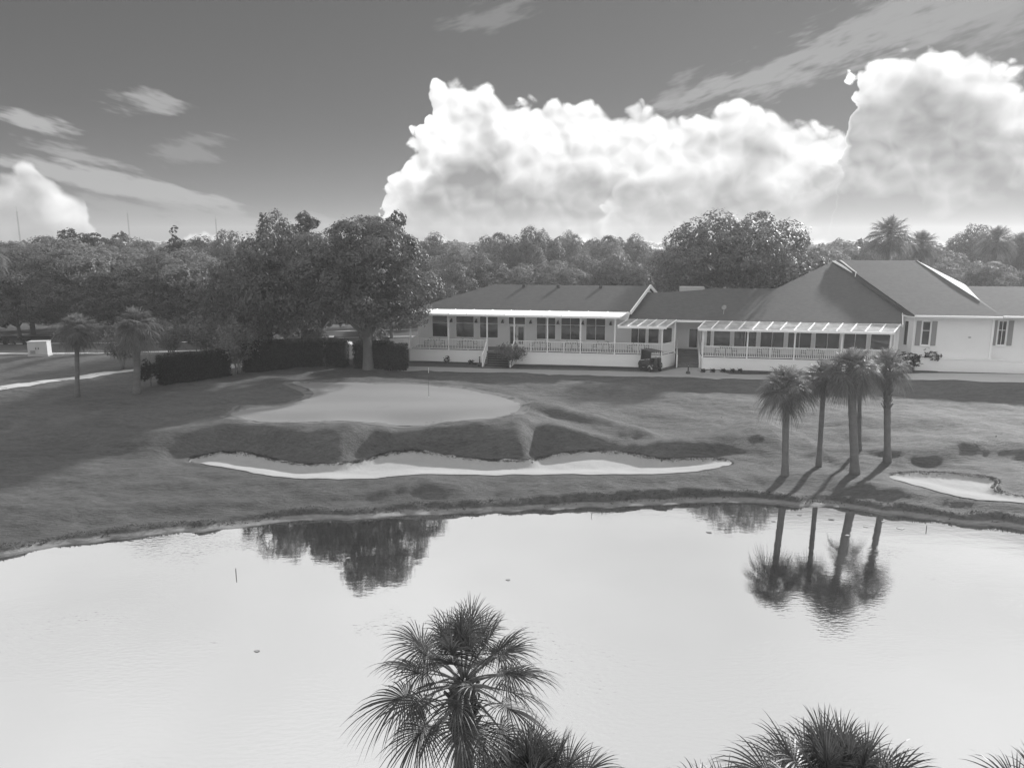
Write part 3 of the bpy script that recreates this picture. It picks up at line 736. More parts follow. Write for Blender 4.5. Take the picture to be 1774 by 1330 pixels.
# the large oak beside the clubhouse
bo = make_kind(31, 6.4, 6.3, 8.9, 90, 100000, 0.25, 'oak', 3.4, 0.46, lobe=(0.17, 0.30), flat=0.85)
K['big'] = bo
K['wide'] = make_kind(33, 11.0, 6.6, 9.0, 120, 84000, 0.34, 'oak', 3.0, 0.5, lobe=(0.2, 0.36), flat=0.85)
p = at_z(604, 641, 3.3)
place_tree('big', 628, 361, 256, p.y, 0.4, 'large spreading oak rising above the hedge beside the clubhouse', name='oak_tree')
place_tree('oakB', 488, 372, 215, 73.5, 1.2, 'broad dark oak behind the long hedge, left of the large spreading oak', name='oak_tree')
place_tree('oakA', 548, 400, 200, 82.0, 4.2, 'lower dark oak tucked behind the large spreading oak', name='oak_tree')
place_tree('wide', 1285, 366, 325, 86.5, 2.0, 'wide dark oak towering directly behind the clubhouse roof', name='oak_tree')
place_tree('oakA', 425, 430, 170, 84.0, 5.2, 'dark low-branching oak behind the larger crape myrtle', name='oak_tree')
G1 = 'leafy trees along the road'
LAB1 = ['dense leafy tree at the outer end of the row behind the road', 'dark leafy tree behind the low verge shrubs beside the road', 'wide pale-leaved tree above the slim round-crowned palm', 'dark leafy tree behind the thicker palm and its crape myrtle',
        'wide pale-leaved tree behind the full crape myrtle and middle hedge', 'dark leafy tree between the wide pale-leaved tree and the hedge oaks', 'low pale-leaved tree behind the low verge shrubs, before the dark ones', 'low dark tree directly behind the utility cabinet',
        'low dark tree between the two lawn palms, across the road', 'low dark tree across the road behind the upright crape myrtle', 'low dark tree across the road behind the larger crape myrtle', 'low dark tree behind the parked cars at the end of the road row',
        'low dark tree behind the white car nearest the large oak trunk', 'leafy tree glimpsed beneath the large spreading oak, behind the narrow hedge']
for i, (px, top, w, Y, kd) in enumerate([(-60, 415, 190, 98, 'oakB'), (40, 430, 200, 97, 'oakA'), (140, 410, 230, 100, 'oakC'), (255, 440, 200, 99, 'oakB'), (335, 428, 220, 100, 'oakC'), (415, 440, 170, 104, 'oakA'),
                                    (20, 470, 150, 94, 'oakD'), (105, 480, 160, 95, 'oakA'), (215, 490, 150, 98, 'oakB'), (300, 500, 170, 99, 'oakA'), (390, 505, 150, 97, 'oakB'), (455, 500, 130, 92, 'oakB'), (520, 505, 130, 93, 'oakA'), (640, 480, 150, 96, 'oakB')]):
    place_tree(kd, px, top, w, Y, rr_.uniform(0, 6.28), LAB1[i], group=G1)
G2_ = 'taller trees of the wood beyond the road'
for i, (px, top, w, Y, kd) in enumerate([(75, 405, 170, 125, 'oakD'), (215, 408, 190, 135, 'oakC'), (340, 412, 180, 130, 'oakB'), (400, 398, 110, 118, 'oakA'), (-20, 402, 160, 130, 'oakB')]):
    place_tree(kd, px, top, w, Y, rr_.uniform(0, 6.28), ['far pale tree between the outer mast and the broad-topped pine', 'far pale tree under the middle radio mast', 'far dark tree beside the pointed pine that stands alone', 'far dark tree below the faint radio mast', 'far dark tree behind the palm with pale hanging fronds'][i], group=G2_)
place_tree('pineA', 133, 393, 90, 118, 0.3, 'broad-topped pine above the trees behind the utility cabinet', name='pine_tree')
place_tree('pineA', 515, 362, 92, 92, 1.3, 'flat-topped pine just left of the large spreading oak', name='pine_tree')
place_tree('pineB', 302, 390, 66, 118, 2.3, 'pointed dark pine standing alone above the wood behind the crape myrtles', name='pine_tree')
place_tree('pineB', 453, 367, 48, 96, 0.6, 'slim pointed conifer beside the flat-topped pine', name='conifer')
place_tree('pineA', 200, 398, 48, 140, 2.0, 'small far pine peeping over the wood beyond the road', name='pine_tree')
place_tree('pineA', 672, 360, 76, 92, 2.6, 'round-topped pine behind the crown of the large spreading oak', name='pine_tree')
G3 = 'hazy trees behind the clubhouse'
lab3 = 'sunlit tree in the nearer row just over the low clubhouse roof'
lab3b = 'paler hazy tree on the skyline of the wood behind the low clubhouse roof'
for i, (px, top, w, Y, kd) in enumerate([(745, 405, 120, 150, 'oakB'), (800, 418, 120, 135, 'oakC'), (850, 400, 100, 150, 'oakD'), (905, 392, 100, 140, 'oakA'), (945, 400, 90, 150, 'oakB'), (990, 397, 85, 160, 'oakC'), (1040, 405, 110, 150, 'oakD'), (1100, 408, 110, 160, 'oakB'),
                                    (775, 455, 120, 112, 'oakA'), (840, 440, 110, 118, 'oakB'), (895, 455, 130, 115, 'oakC'), (960, 448, 120, 112, 'oakD'), (1020, 435, 120, 118, 'oakC'), (1085, 440, 130, 114, 'oakA'), (1140, 430, 120, 120, 'oakD'), (740, 480, 100, 105, 'oakB')]):
    place_tree(kd, px, top, w, Y, rr_.uniform(0, 6.28), lab3 if i >= 8 else lab3b, group=G3 if i >= 8 else G3 + ', further row')
G4 = 'hazy trees behind the hipped roof'
for i, (px, top, w, Y, kd) in enumerate([(1440, 425, 130, 118, 'oakD'), (1500, 412, 120, 150, 'oakC'), (1570, 430, 120, 135, 'oakB'), (1640, 425, 130, 125, 'oakD'), (1690, 388, 110, 150, 'oakA'), (1745, 415, 120, 140, 'oakB'), (1810, 400, 150, 130, 'oakA'), (1620, 455, 120, 108, 'oakC'), (1700, 450, 130, 110, 'oakD'), (1780, 455, 130, 112, 'oakC'), (1860, 430, 160, 115, 'oakB')]):
    near_ = Y < 116
    place_tree(kd, px, top, w, Y, rr_.uniform(0, 6.28), 'leafy tree close behind the far wing roof, below the skyline' if near_ else 'pale hazy skyline tree in the wood behind the tall hipped roof', group=G4 + (', nearer row' if near_ else ''))

# far woodland out to the horizon: one mass
cm, _, _ = crown_mesh('tmp', 51, 5.0, 4.0, 7.0, 14, 900, 1.1, M['oak'])
tv = np.zeros(len(cm.vertices) * 3, np.float32); cm.vertices.foreach_get('co', tv); tv = tv.reshape(-1, 3)
rs = np.random.RandomState(3); VV = []
for i in range(330):
    Y = 170 + 900 * rs.rand() ** 1.6; X = rs.uniform(-1.05, 1.05) * Y
    a = rs.uniform(0, 6.28); s_ = rs.uniform(0.9, 1.5) * (1 + Y / 900); ca_, sa_ = math.cos(a), math.sin(a)
    q = tv * np.array([s_, s_, rs.uniform(0.85, 1.2)])
    VV.append(np.stack([q[:, 0] * ca_ - q[:, 1] * sa_ + X, q[:, 0] * sa_ + q[:, 1] * ca_ + Y, q[:, 2] + 3.0], 1))
bpy.data.meshes.remove(cm)
VV = np.concatenate(VV)
tag(link('woodland', mesh_np('woodland', VV, np.arange(len(VV)).reshape(-1, 4), M['oak'])), 'distant hazy woodland reaching to the horizon', 'woodland', kind='stuff')

# crape myrtles: several stems fanning out into upright plumes
def myrtle(seed, h=3.6, r=1.7, n=46, stem_h=1.0, mat='myrtle', nleaf=90, leaf=0.17):
    rs = np.random.RandomState(seed); C, Nn = [], []; b = MB()
    for i in range(6):
        a = i * 1.05 + rs.uniform(-.3, .3); d = Vector((math.cos(a), math.sin(a), 0))
        b.tube([d * 0.10 - Vector((0, 0, .2)), d * 0.16 + Vector((0, 0, stem_h * .5)), d * 0.34 + Vector((0, 0, stem_h)), d * 0.75 + Vector((0, 0, stem_h * 1.7))], [0.055, 0.045, 0.04, 0.02], 6)
    for i in range(n):
        a = rs.uniform(0, 6.283); f = rs.uniform(0.15, 1.0) ** 0.7
        tip = np.array([math.cos(a) * r * f, math.sin(a) * r * f, h * (1.0 - 0.38 * f * f) * rs.uniform(0.82, 1.05)])
        base = np.array([math.cos(a) * r * f * .35, math.sin(a) * r * f * .35, stem_h * rs.uniform(.85, 1.2)])
        u = rs.uniform(0.05, 1, nleaf)[:, None]; P = base + (tip - base) * u + np.array([math.cos(a), math.sin(a), -0.4]) * (u - u * u) * 0.5
        P = P + rs.normal(0, 1, (nleaf, 3)) * (0.05 + 0.17 * np.sin(np.pi * np.clip(u, 0, .98)))
        C.append(P); Nn.append(np.tile([math.cos(a) * .5, math.sin(a) * .5, .7], (nleaf, 1)))
    V, Fq = leaf_quads(np.concatenate(C), np.concatenate(Nn), leaf, rs, 0.42)
    return b.mesh('stem', M['pale_bark'], True), mesh_np('crown', V, Fq, M[mat])
MY = [myrtle(61), myrtle(62), myrtle(63, 2.6, 1.9, 40, 0.9)]
def put_myrtle(i, px, py, z, s, rz, label, name='crape_myrtle', sz=None, cat='shrub'):
    p = at_z(px, py, z); e = empty(name, (p.x, p.y, gz(p.x, p.y)), rz, label, cat); e.scale = (s, s, sz or s)
    link('stem', MY[i][0], e); link('crown', MY[i][1], e); return e
put_myrtle(0, 212, 637, 3.05, 1.2, 0.2, 'spiky crape myrtle partly hidden behind the thicker lawn palm')
put_myrtle(1, 298, 622, 3.05, 1.28, 1.2, 'upright crape myrtle standing behind the low hedge beside the thicker lawn palm')
put_myrtle(0, 362, 622, 3.05, 1.32, 2.2, 'full crape myrtle behind the middle hedge, beside the larger crape myrtle')
put_myrtle(1, 413, 648, 3.1, 1.5, 3.0, 'larger crape myrtle rising in the gap between two hedges', sz=1.38)
put_myrtle(2, 884, 635, 3.3, 0.98, 0.5, 'dark bushy crape myrtle with pale stems right of the porch stairs', sz=0.92)

# clipped hedges: a leafy skin over a twiggy core
def hedge_mesh(lx, ly, h, seed, dens=230, leaf=0.13, mat='hedge'):
    rs = np.random.RandomState(seed); n = int(dens * (2 * (lx + ly) * h + lx * ly)); P = rs.uniform(-1, 1, (n, 3)); Nn = np.zeros((n, 3))
    ar = np.array([ly * h, ly * h, lx * h, lx * h, lx * ly]); f = rs.choice(5, n, p=ar / ar.sum())
    for k, (ax, sg) in enumerate(((0, -1), (0, 1), (1, -1), (1, 1), (2, 1))):
        i = f == k; P[i, ax] = sg; Nn[i, ax] = sg
    bulge = vnoise(P[:, 0] * lx * 0.7 + seed, P[:, 2] * h * 0.8 + P[:, 1]) * 0.22
    P = P * np.array([lx / 2, ly / 2, h / 2]) * (1 + rs.normal(0, 0.012, (n, 1))) + Nn * (bulge[:, None] + rs.uniform(-0.16, 0.04, (n, 1)))
    k = (rs.rand(n) < 0.03) & (f == 4); P[k, 2] += rs.uniform(0, 0.22, k.sum())
    P[:, 2] += h / 2
    V, Fq = leaf_quads(P, Nn * 1.2, leaf, rs, 0.6)
    core = MB().box(-lx / 2 + .16, lx / 2 - .16, -ly / 2 + .14, ly / 2 - .14, -0.3, h - 0.18)
    return core.mesh('branches', M['core']), mesh_np('foliage', V, Fq, M[mat])
def hedge(px0, px1, py0, py1, h, depth, seed, label):
    a, b = at_z(px0, py0, 3.1), at_z(px1, py1, 3.1); d = b - a; c = (a + b) / 2
    nrm = Vector((-d.y, d.x, 0)).normalized()
    c = c + nrm * depth / 2
    e = empty('hedge', (c.x, c.y, gz(c.x, c.y) - 0.03), math.atan2(d.y, d.x), label, 'hedge')
    m1, m2 = hedge_mesh(d.length, depth, h, seed); link('branches', m1, e); link('foliage', m2, e)
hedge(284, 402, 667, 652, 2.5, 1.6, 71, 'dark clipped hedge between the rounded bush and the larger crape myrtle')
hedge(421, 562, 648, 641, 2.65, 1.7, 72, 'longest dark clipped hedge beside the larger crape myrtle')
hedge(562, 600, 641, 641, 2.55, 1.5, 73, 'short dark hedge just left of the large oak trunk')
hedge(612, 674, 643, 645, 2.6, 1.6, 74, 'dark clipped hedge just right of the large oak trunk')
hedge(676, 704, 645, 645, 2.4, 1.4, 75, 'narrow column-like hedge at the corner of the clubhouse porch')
def bush(px, py, z, rx, h, seed, label, mat='hedge', nleaf=2600, leaf=0.13, name='bush', mesh=None):
    p = at_z(px, py, z); e = empty(name, (p.x, p.y, gz(p.x, p.y)), 0, label, 'bush')
    if mesh is None:
        cm_, cs, rr2 = crown_mesh('foliage', seed, rx, h * .5, h * .55, 16, nleaf, leaf, M[mat], flat=0.7, lobe=(0.3, 0.5))
        tm = trunk_mesh('stem', seed, h * .25, 0.05, cs, M['bark'], nlimb=8); mesh = (tm, cm_)
    link('stem', mesh[0], e); link('foliage', mesh[1], e); return e, mesh
bush(262, 668, 3.0, 1.05, 2.35, 81, 'rounded leafy bush standing between the thicker lawn palm and the hedge', nleaf=5000)
bush(1600, 640, 3.3, 1.5, 1.9, 82, 'dark spreading bush against the pale siding wall above the low white wall', nleaf=5000)
bush(1570, 642, 3.3, 1.2, 1.7, 83, 'small dark bush half hidden behind the palm with ragged boots', nleaf=3500)
bush(775, 630, 3.3, 0.42, 0.75, 84, 'small spiky plant against the white porch skirt, left of the stairs', nleaf=900, leaf=0.1)
bush(816, 632, 3.3, 0.30, 0.5, 85, 'tiny plant beside the bollard light left of the stairs', nleaf=600, leaf=0.1)
for k_, (px, Y_, w_, h_, lab) in enumerate([(430, 77, 2.6, 4.2, 'tall leafy shrub behind the larger crape myrtle'), (470, 78, 2.4, 3.8, 'tall leafy shrub behind the longest hedge, under the broad oak'), (535, 79.5, 2.6, 4.0, 'tall leafy shrub between the two white cars'), (650, 77, 2.0, 3.6, 'tall leafy shrub behind the hedge right of the large oak trunk'), (340, 80, 2.6, 4.4, 'tall leafy shrub behind the middle hedge and the full crape myrtle')]):
    p = at_y(px, 600, Y_); q_ = proj_px(p.x, Y_, gz(p.x, Y_)); bush(q_[0], q_[1], gz(p.x, Y_), w_, h_, 120 + k_, lab, mat='oak', nleaf=6000, leaf=0.2, name='tall_shrub')
b0 = None
for k_ in range(11):
    Y_ = 103.5 + (k_ % 3) * 1.2; p = Vector((-88 + 6.6 * k_, Y_, 0)); q_ = proj_px(p.x, Y_, gz(p.x, Y_))
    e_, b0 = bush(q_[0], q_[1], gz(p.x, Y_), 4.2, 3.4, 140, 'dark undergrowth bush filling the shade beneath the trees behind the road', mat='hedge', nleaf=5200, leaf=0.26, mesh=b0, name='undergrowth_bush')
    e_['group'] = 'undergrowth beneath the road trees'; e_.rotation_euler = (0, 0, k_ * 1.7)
b0 = None
for px in (1217, 1234, 1252, 1268, 1281):
    e_, b0 = bush(px, 646, 3.3, 0.30, 0.42, 86, 'small rounded shrub in the bed under the long porch railing', nleaf=700, leaf=0.08, mesh=b0, name='low_shrub')
    e_['group'] = 'low shrubs under the long porch'
for px, py, w in ((-30, 600, 2.2), (20, 600, 2.4)):
    e_, _ = bush(px, py, 3.05, w, 1.0, 87, 'low dark shrub on the verge beside the utility cabinet', nleaf=4000, name='low_shrub')
    e_['group'] = 'low shrubs on the road verge'

# palms: fan fronds with a curved rib and drooping fingers
def frond_mesh(seed, elev, Lp, Lb, nseg, nst, wmax, mat='frond', droop=0.5, spread=118):
    rs = random.Random(seed); b = MB(); pet = []
    e = R(elev); p = Vector((0.06, 0, 0)); d = Vector((math.cos(e), 0, math.sin(e))); n = 7; pts = [p.copy()]
    for i in range(n):
        d = (d + Vector((0, 0, -0.055 - 0.02 * rs.random()))).normalized(); p = p + d * (Lp / n); pts.append(p.copy())
    b2 = MB(); b2.tube(pts, [0.03 - 0.0022 * i for i in range(len(pts))], 5)
    hub = pts[-1]; side = Vector((0, 1, 0)); tw = rs.uniform(-.35, .35)
    up = d.cross(side) * -1
    if up.z < 0: up = -up
    side = (side * math.cos(tw) + up * math.sin(tw)).normalized(); up = side.cross(d) * -1
    if up.dot(Vector((0, 0, 1))) < 0: up = -up
    for i in range(nseg):
        f = -1 + 2 * i / (nseg - 1); ph = R(spread) * f + rs.uniform(-.03, .03)
        base = hub + d * (0.26 * (1 - abs(f)) * Lb)
        dr = (d * math.cos(ph) + side * math.sin(ph) + up * (0.16 + rs.uniform(-.05, .05))).normalized()
        ln = Lb * (1.0 - 0.30 * abs(f) ** 1.5) * rs.uniform(0.88, 1.08)
        wv_ = dr.cross(up).normalized(); tilt = 0.5 if i % 2 else -0.5; wv_ = (wv_ + up * tilt).normalized()
        dp = droop * rs.uniform(0.7, 1.35); V = []
        for k in range(nst + 1):
            u = k / nst; q = base + dr * ln * (u - 0.10 * dp * u ** 3) + Vector((0, 0, -1)) * ln * dp * u ** 2.4 * 0.62
            w = wmax * (0.25 + 1.0 * u) if u < 0.35 else wmax * 0.62 * (1 - (u - 0.35) / 0.65) ** 0.75
            w = max(w, 0.0016) / 2
            V += [q - wv_ * w, q + wv_ * w]
        b.add(V, [(2 * k, 2 * k + 1, 2 * k + 3, 2 * k + 2) for k in range(nst)])
    return b.mesh('blade', M[mat], False), b2.mesh('petiole', M['petiole'], True)
ELEV = [84, 72, 58, 44, 28, 12, -6, -26, -46]
FR = {}
for q, (nseg, nst, w) in (('near', (46, 6, 0.046)), ('mid', (34, 4, 0.062))):
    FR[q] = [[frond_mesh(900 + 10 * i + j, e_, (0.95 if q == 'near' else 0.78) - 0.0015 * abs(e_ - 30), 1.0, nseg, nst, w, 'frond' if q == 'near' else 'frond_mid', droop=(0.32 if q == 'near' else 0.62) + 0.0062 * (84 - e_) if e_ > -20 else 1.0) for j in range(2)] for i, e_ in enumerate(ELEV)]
DEAD = [frond_mesh(990 + j, -66, 0.6, 0.8, 20, 3, 0.06, 'dead_frond', 0.9, 70) for j in range(2)]
bt = MB(); bt.add([(-0.055, 0, 0), (0.055, 0, 0), (0.035, 0.10, 0.26), (-0.035, 0.10, 0.26), (-0.05, -0.03, 0.0), (0.05, -0.03, 0.0), (0.03, 0.075, 0.27), (-0.03, 0.075, 0.27)],
                  [(0, 1, 2, 3), (7, 6, 5, 4), (0, 3, 7, 4), (1, 5, 6, 2), (3, 2, 6, 7), (0, 4, 5, 1)])
BOOT = bt.mesh('boot', M['boot'])
def palm(base, top, q, counts, s, seed, label, r0=0.19, boots=0, dead=0, group=None, bend=0.0, boot_len=1.3):
    rs = random.Random(seed); base, top = Vector(base), Vector(top); e = empty('palm_tree', base, 0, label, 'palm tree', group)
    loc = top - base; n = 26; pts, rad = [], []
    for i in range(n + 1):
        u = i / n; pts.append(Vector((loc.x * u, loc.y * u, loc.z * u)) + Vector((bend * math.sin(math.pi * u), 0, 0)))
        rad.append(r0 * (1.35 - 0.35 * min(1, u * 6)) * (0.95 + 0.10 * rs.random()) * (1.0 if u < .8 else 1.12))
    pts[0] = Vector((0, 0, -0.4))
    MB().tube(pts, rad, 12).build('trunk', M['palm_bark'], e, True)
    k = 0
    for i, c in enumerate(counts):
        a0 = rs.uniform(0, 6.28)
        for j in range(c):
            a = a0 + 6.283 * j / c + rs.uniform(-.28, .28) + i * 0.7
            bm_, pm = FR[q][i][rs.randint(0, 1)]
            sc = s * rs.uniform(0.86, 1.12) * min(1.1, 0.80 + 0.055 * i)
            o = link('frond', bm_, e, tuple(loc + Vector((0, 0, (0.28 - 0.055 * i) * s))), (rs.uniform(-.15, .15), rs.uniform(-.12, .12), a), (sc, sc, sc))
            link('petiole', pm, o)
    for j in range(dead):
        bm_, pm = DEAD[j % 2]; o = link('dead_frond', bm_, e, tuple(loc + Vector((0, 0, -0.35 * s))), (0, rs.uniform(-.1, .2), rs.uniform(0, 6.28)), (s * .9,) * 3); link('petiole', pm, o)
    for j in range(boots):
        u = j / max(1, boots); a = j * 2.399; zz_ = loc.z - 0.12 - u * boot_len; fr = zz_ / loc.z
        P = Vector((loc.x * fr + bend * math.sin(math.pi * fr), loc.y * fr, zz_)) + Vector((math.cos(a), math.sin(a), 0)) * r0 * 1.05
        sc = 1.0 * rs.uniform(.8, 1.25)
        link('boot', BOOT, e, tuple(P), (rs.uniform(-.35, .05), rs.uniform(-.2, .2), a - math.pi / 2), (sc, sc, sc))
    return e
# five palms on the far bank
def bank_palm(bx, by, z, tx, ty, s, seed, label, r0=0.2, counts=(3, 6, 8, 9, 9, 9, 8, 5, 3), boots=18, dead=3, bend=0.0, boot_len=1.2):
    b = at_z(bx, by, z); b.z = gz(b.x, b.y); t = at_y(tx, ty, b.y); return palm(b, t, 'mid', counts, s, seed, label, r0, boots, dead, bend=bend, boot_len=boot_len)
bank_palm(1360, 824, 0.85, 1362, 672, 0.98, 201, 'palm with low wide drooping crown at the water side of the palm cluster')
bank_palm(1418, 809, 0.98, 1428, 654, 0.8, 202, 'slender leaning palm between the wide drooping palm and the tallest palm', r0=0.15, boots=0, counts=(3, 5, 7, 7, 7, 7, 6, 4, 3))
bank_palm(1481, 824, 0.85, 1474, 640, 0.98, 203, 'tallest palm of the bank cluster with the thickest trunk', r0=0.24, boots=26)
bank_palm(1488, 787, 1.25, 1489, 668, 0.7, 204, 'thin palm hidden behind the thickest trunk of the bank cluster', r0=0.13, boots=0, counts=(2, 3, 4, 4, 4, 4, 3, 2, 2))
bank_palm(1537, 803, 1.08, 1537, 638, 0.88, 205, 'palm beside the smaller bunker with ragged old boots below its crown', boots=60, dead=5, boot_len=2.6, counts=(3, 5, 6, 7, 7, 7, 6, 4, 2))
bank_palm(134, 688, 2.65, 133, 572, 0.93, 206, 'slim palm with round crown standing alone on the lawn beside the cart path', r0=0.17, boots=10, counts=(4, 8, 10, 11, 11, 11, 10, 8, 4), dead=2)
bank_palm(237, 679, 2.85, 237, 566, 1.1, 207, 'thicker palm with shaggy crown in front of the crape myrtle', r0=0.26, boots=36, counts=(4, 8, 10, 11, 11, 11, 10, 8, 6), dead=4, boot_len=1.7)
# palms beyond the clubhouse
for px, py, Y, s, lab in ((1541, 408, 112, 2.0, 'tall full palm silhouetted above the hipped roof ridge'), (1597, 424, 118, 1.5, 'smaller palm beside the tall full palm above the hipped roof'), (1727, 418, 120, 1.7, 'hazy palm with long trunk behind the far end of the clubhouse'), (1768, 425, 128, 1.6, 'hazy palm at the end of the wood behind the clubhouse'), (-22, 440, 88, 1.2, 'palm with pale hanging fronds before the wood beyond the road')):
    t = at_y(px, py, Y); palm((t.x, t.y, gz(t.x, t.y)), t, 'mid', (3, 5, 6, 7, 7, 7, 6, 5, 4), s, abs(int(px)), lab, 0.24, 0, 6 if px < 10 else 2)
# foreground palms on the near bank
def near_palm(px, py, Y, s, seed, label, counts, **kw):
    t = at_y(px, py, Y); return palm((t.x, t.y, gz(t.x, t.y)), t, 'near', counts, s, seed, label, **kw)
near_palm(803, 1188, 14.0, 0.98, 301, 'full palm standing clear against the pond with bristling old boots', (3, 5, 5, 6, 6, 6, 4, 2, 1), boots=80, dead=1, r0=0.2, boot_len=1.2)
near_palm(926, 1422, 13.0, 1.05, 302, 'lower palm tucked beside the full foreground palm', (6, 8, 8, 7, 6, 5, 4, 3, 2), boots=20)
near_palm(1452, 1432, 11.0, 1.03, 303, 'palm with large stiff upright fans rising from the near bank', (6, 8, 8, 7, 6, 5, 4, 3, 2), boots=20)
near_palm(1215, 1518, 11.5, 1.05, 304, 'palm showing only its topmost frond tips beside the stiff-fanned palm', (5, 6, 6, 6, 5, 4, 3, 2, 2))
near_palm(1858, 1500, 11.0, 1.05, 305, 'low palm on the near bank with few frond tips showing, beyond the stiff-fanned palm', (5, 6, 6, 6, 5, 4, 3, 2, 2))

# grass tufts on the rough: one mass of blades
def tufts(n, seed):
    rs = np.random.RandomState(seed); V = []
    X = rs.uniform(-30, 34, n * 2); Y = rs.uniform(35, 58, n * 2)
    d = pond_d(X, Y); ok = (d > 0.75) & ~inside(X, Y, BU + BL) & ~inside(X, Y, RU + RL) & ~inside(X, Y, offset_poly(G2, 0.8))
    ok &= rs.rand(n * 2) < np.clip(1.5 - (Y - 38) / 20, 0.15, 1)
    X, Y = X[ok][:n], Y[ok][:n]
    # taller fringe along the lip of the bank and the bunkers' upper edges
    xs = rs.uniform(-30, 34, 9000); ys = np.interp(xs, SX, SY) + rs.uniform(0.2, 1.9, 9000); dd = pond_d(xs, ys); k = (dd > 0.45) & (dd < 0.9)
    ex, ey = [xs[k]], [ys[k]]; hs = [np.full(k.sum(), 0.05)]
    for up in (BU, RU):
        P = np.array(smooth_poly(up + (BL if up is BU else RL), 2)); nP = int(len(P) * len(up) / (len(up) + len(BL if up is BU else RL)))
        for _ in range(60):
            i = rs.randint(0, nP - 1, 110 if up is BU else 45); t = rs.rand(len(i))[:, None]
            q = P[i] * (1 - t) + P[i + 1] * t + rs.normal(0, 0.07, (len(i), 2)); ex.append(q[:, 0]); ey.append(q[:, 1] + 0.06); hs.append(np.full(len(i), 0.03))
    h = np.concatenate([np.full(len(X), 0.06)] + hs); X = np.concatenate([X] + ex); Y = np.concatenate([Y] + ey)
    ii = np.clip(np.searchsorted(GX, X) - 1, 0, len(GX) - 2); jj = np.clip(np.searchsorted(GY, Y) - 1, 0, len(GY) - 2)
    fx = (X - GX[ii]) / (GX[ii + 1] - GX[ii]); fy = (Y - GY[jj]) / (GY[jj + 1] - GY[jj])
    Z = (ZZ[jj, ii] * (1 - fx) + ZZ[jj, ii + 1] * fx) * (1 - fy) + (ZZ[jj + 1, ii] * (1 - fx) + ZZ[jj + 1, ii + 1] * fx) * fy
    tri = []
    for b in range(2):
        m = len(X); a = rs.uniform(0, 6.28, m); hh = h * rs.uniform(0.5, 1.5, m); w = 0.03 + 0.02 * rs.rand(m); ox, oy = rs.normal(0, .06, m), rs.normal(0, .06, m)
        cx, cy = X + ox, Y + oy
        p0 = np.stack([cx - np.cos(a) * w, cy - np.sin(a) * w, Z - 0.02], 1); p1 = np.stack([cx + np.cos(a) * w, cy + np.sin(a) * w, Z - 0.02], 1)
        p2 = np.stack([cx + rs.normal(0, .05, m), cy + rs.normal(0, .05, m), Z + hh], 1); tri.append(np.stack([p0, p1, p2], 1).reshape(-1, 3))
    T = np.concatenate(tri); return T, np.arange(len(T)).reshape(-1, 3)
T_, F_ = tufts(10, 4)
tag(link('grass_tufts', mesh_np('grass_tufts', T_, F_, M['blade'])), 'short rough grass blades fringing the pond bank and bunker lips', 'grass', kind='stuff')
# ---------------------------------------------------------------- clubhouse (local s along the front, t into the depth, z above the pond)
HA = R(-10.3); HO = Vector((-10.2, 73.8, 3.3))
house = empty('clubhouse', HO, HA, 'long pale single-storey clubhouse with porches, railings and stepped shingle roofs', 'building')
def hw(s, t): return (HO.x + s * math.cos(HA) - t * math.sin(HA), HO.y + s * math.sin(HA) + t * math.cos(HA))
class HB(MB):
    def add(s, vs, fs): return MB.add(s, [(a, b, c - 3.3) for a, b, c in vs], fs)
def hp(name, mat, parent=None):
    class _C:
        pass
    return HB()
def hbuild(b, name, mat, parent=None, **kw): return b.build(name, M[mat], parent or house, **kw)

# decks, skirts
hbuild(HB().prism([(0.02, 0.1), (24.6, 0.1), (25.8, 2.05), (25.8, 3.1), (0.02, 3.1)], 4.40, 4.53), 'deck', 'deck')
hbuild(HB().prism([(28.25, 0.1), (44.45, 0.1), (45.6, 3.1), (28.25, 3.1)], 4.32, 4.45), 'deck', 'deck')
hbuild(HB().prism([(25.8, 4.5), (28.5, 4.5), (28.5, 5.1), (25.8, 5.1)], 3.2, 4.50), 'entry_landing', 'brick')
def skirt(pts, z1):
    for a, b in zip(pts[:-1], pts[1:]):
        A, B = Vector((a[0], a[1], 0)), Vector((b[0], b[1], 0)); d = (B - A).normalized(); n = Vector((-d.y, d.x, 0)) * 0.1
        q = [A, B, B + n, A + n]
        hbuild(HB().prism([(p.x, p.y) for p in q], 2.9, z1), 'porch_skirt', 'white')
        q = [A - n * .3, B - n * .3, B + n * 1.2, A + n * 1.2]
        hbuild(HB().prism([(p.x, p.y) for p in q], z1 + 0.002, z1 + 0.10), 'skirt_cap', 'trim')
skirt([(0, 3.0), (0, 0), (7.85, 0)], 4.42)
skirt([(10.6, 0), (24.65, 0), (25.9, 2.1), (25.9, 4.4)], 4.42)
skirt([(28.2, 4.4), (28.2, 0), (44.5, 0), (45.7, 3.1)], 4.34)

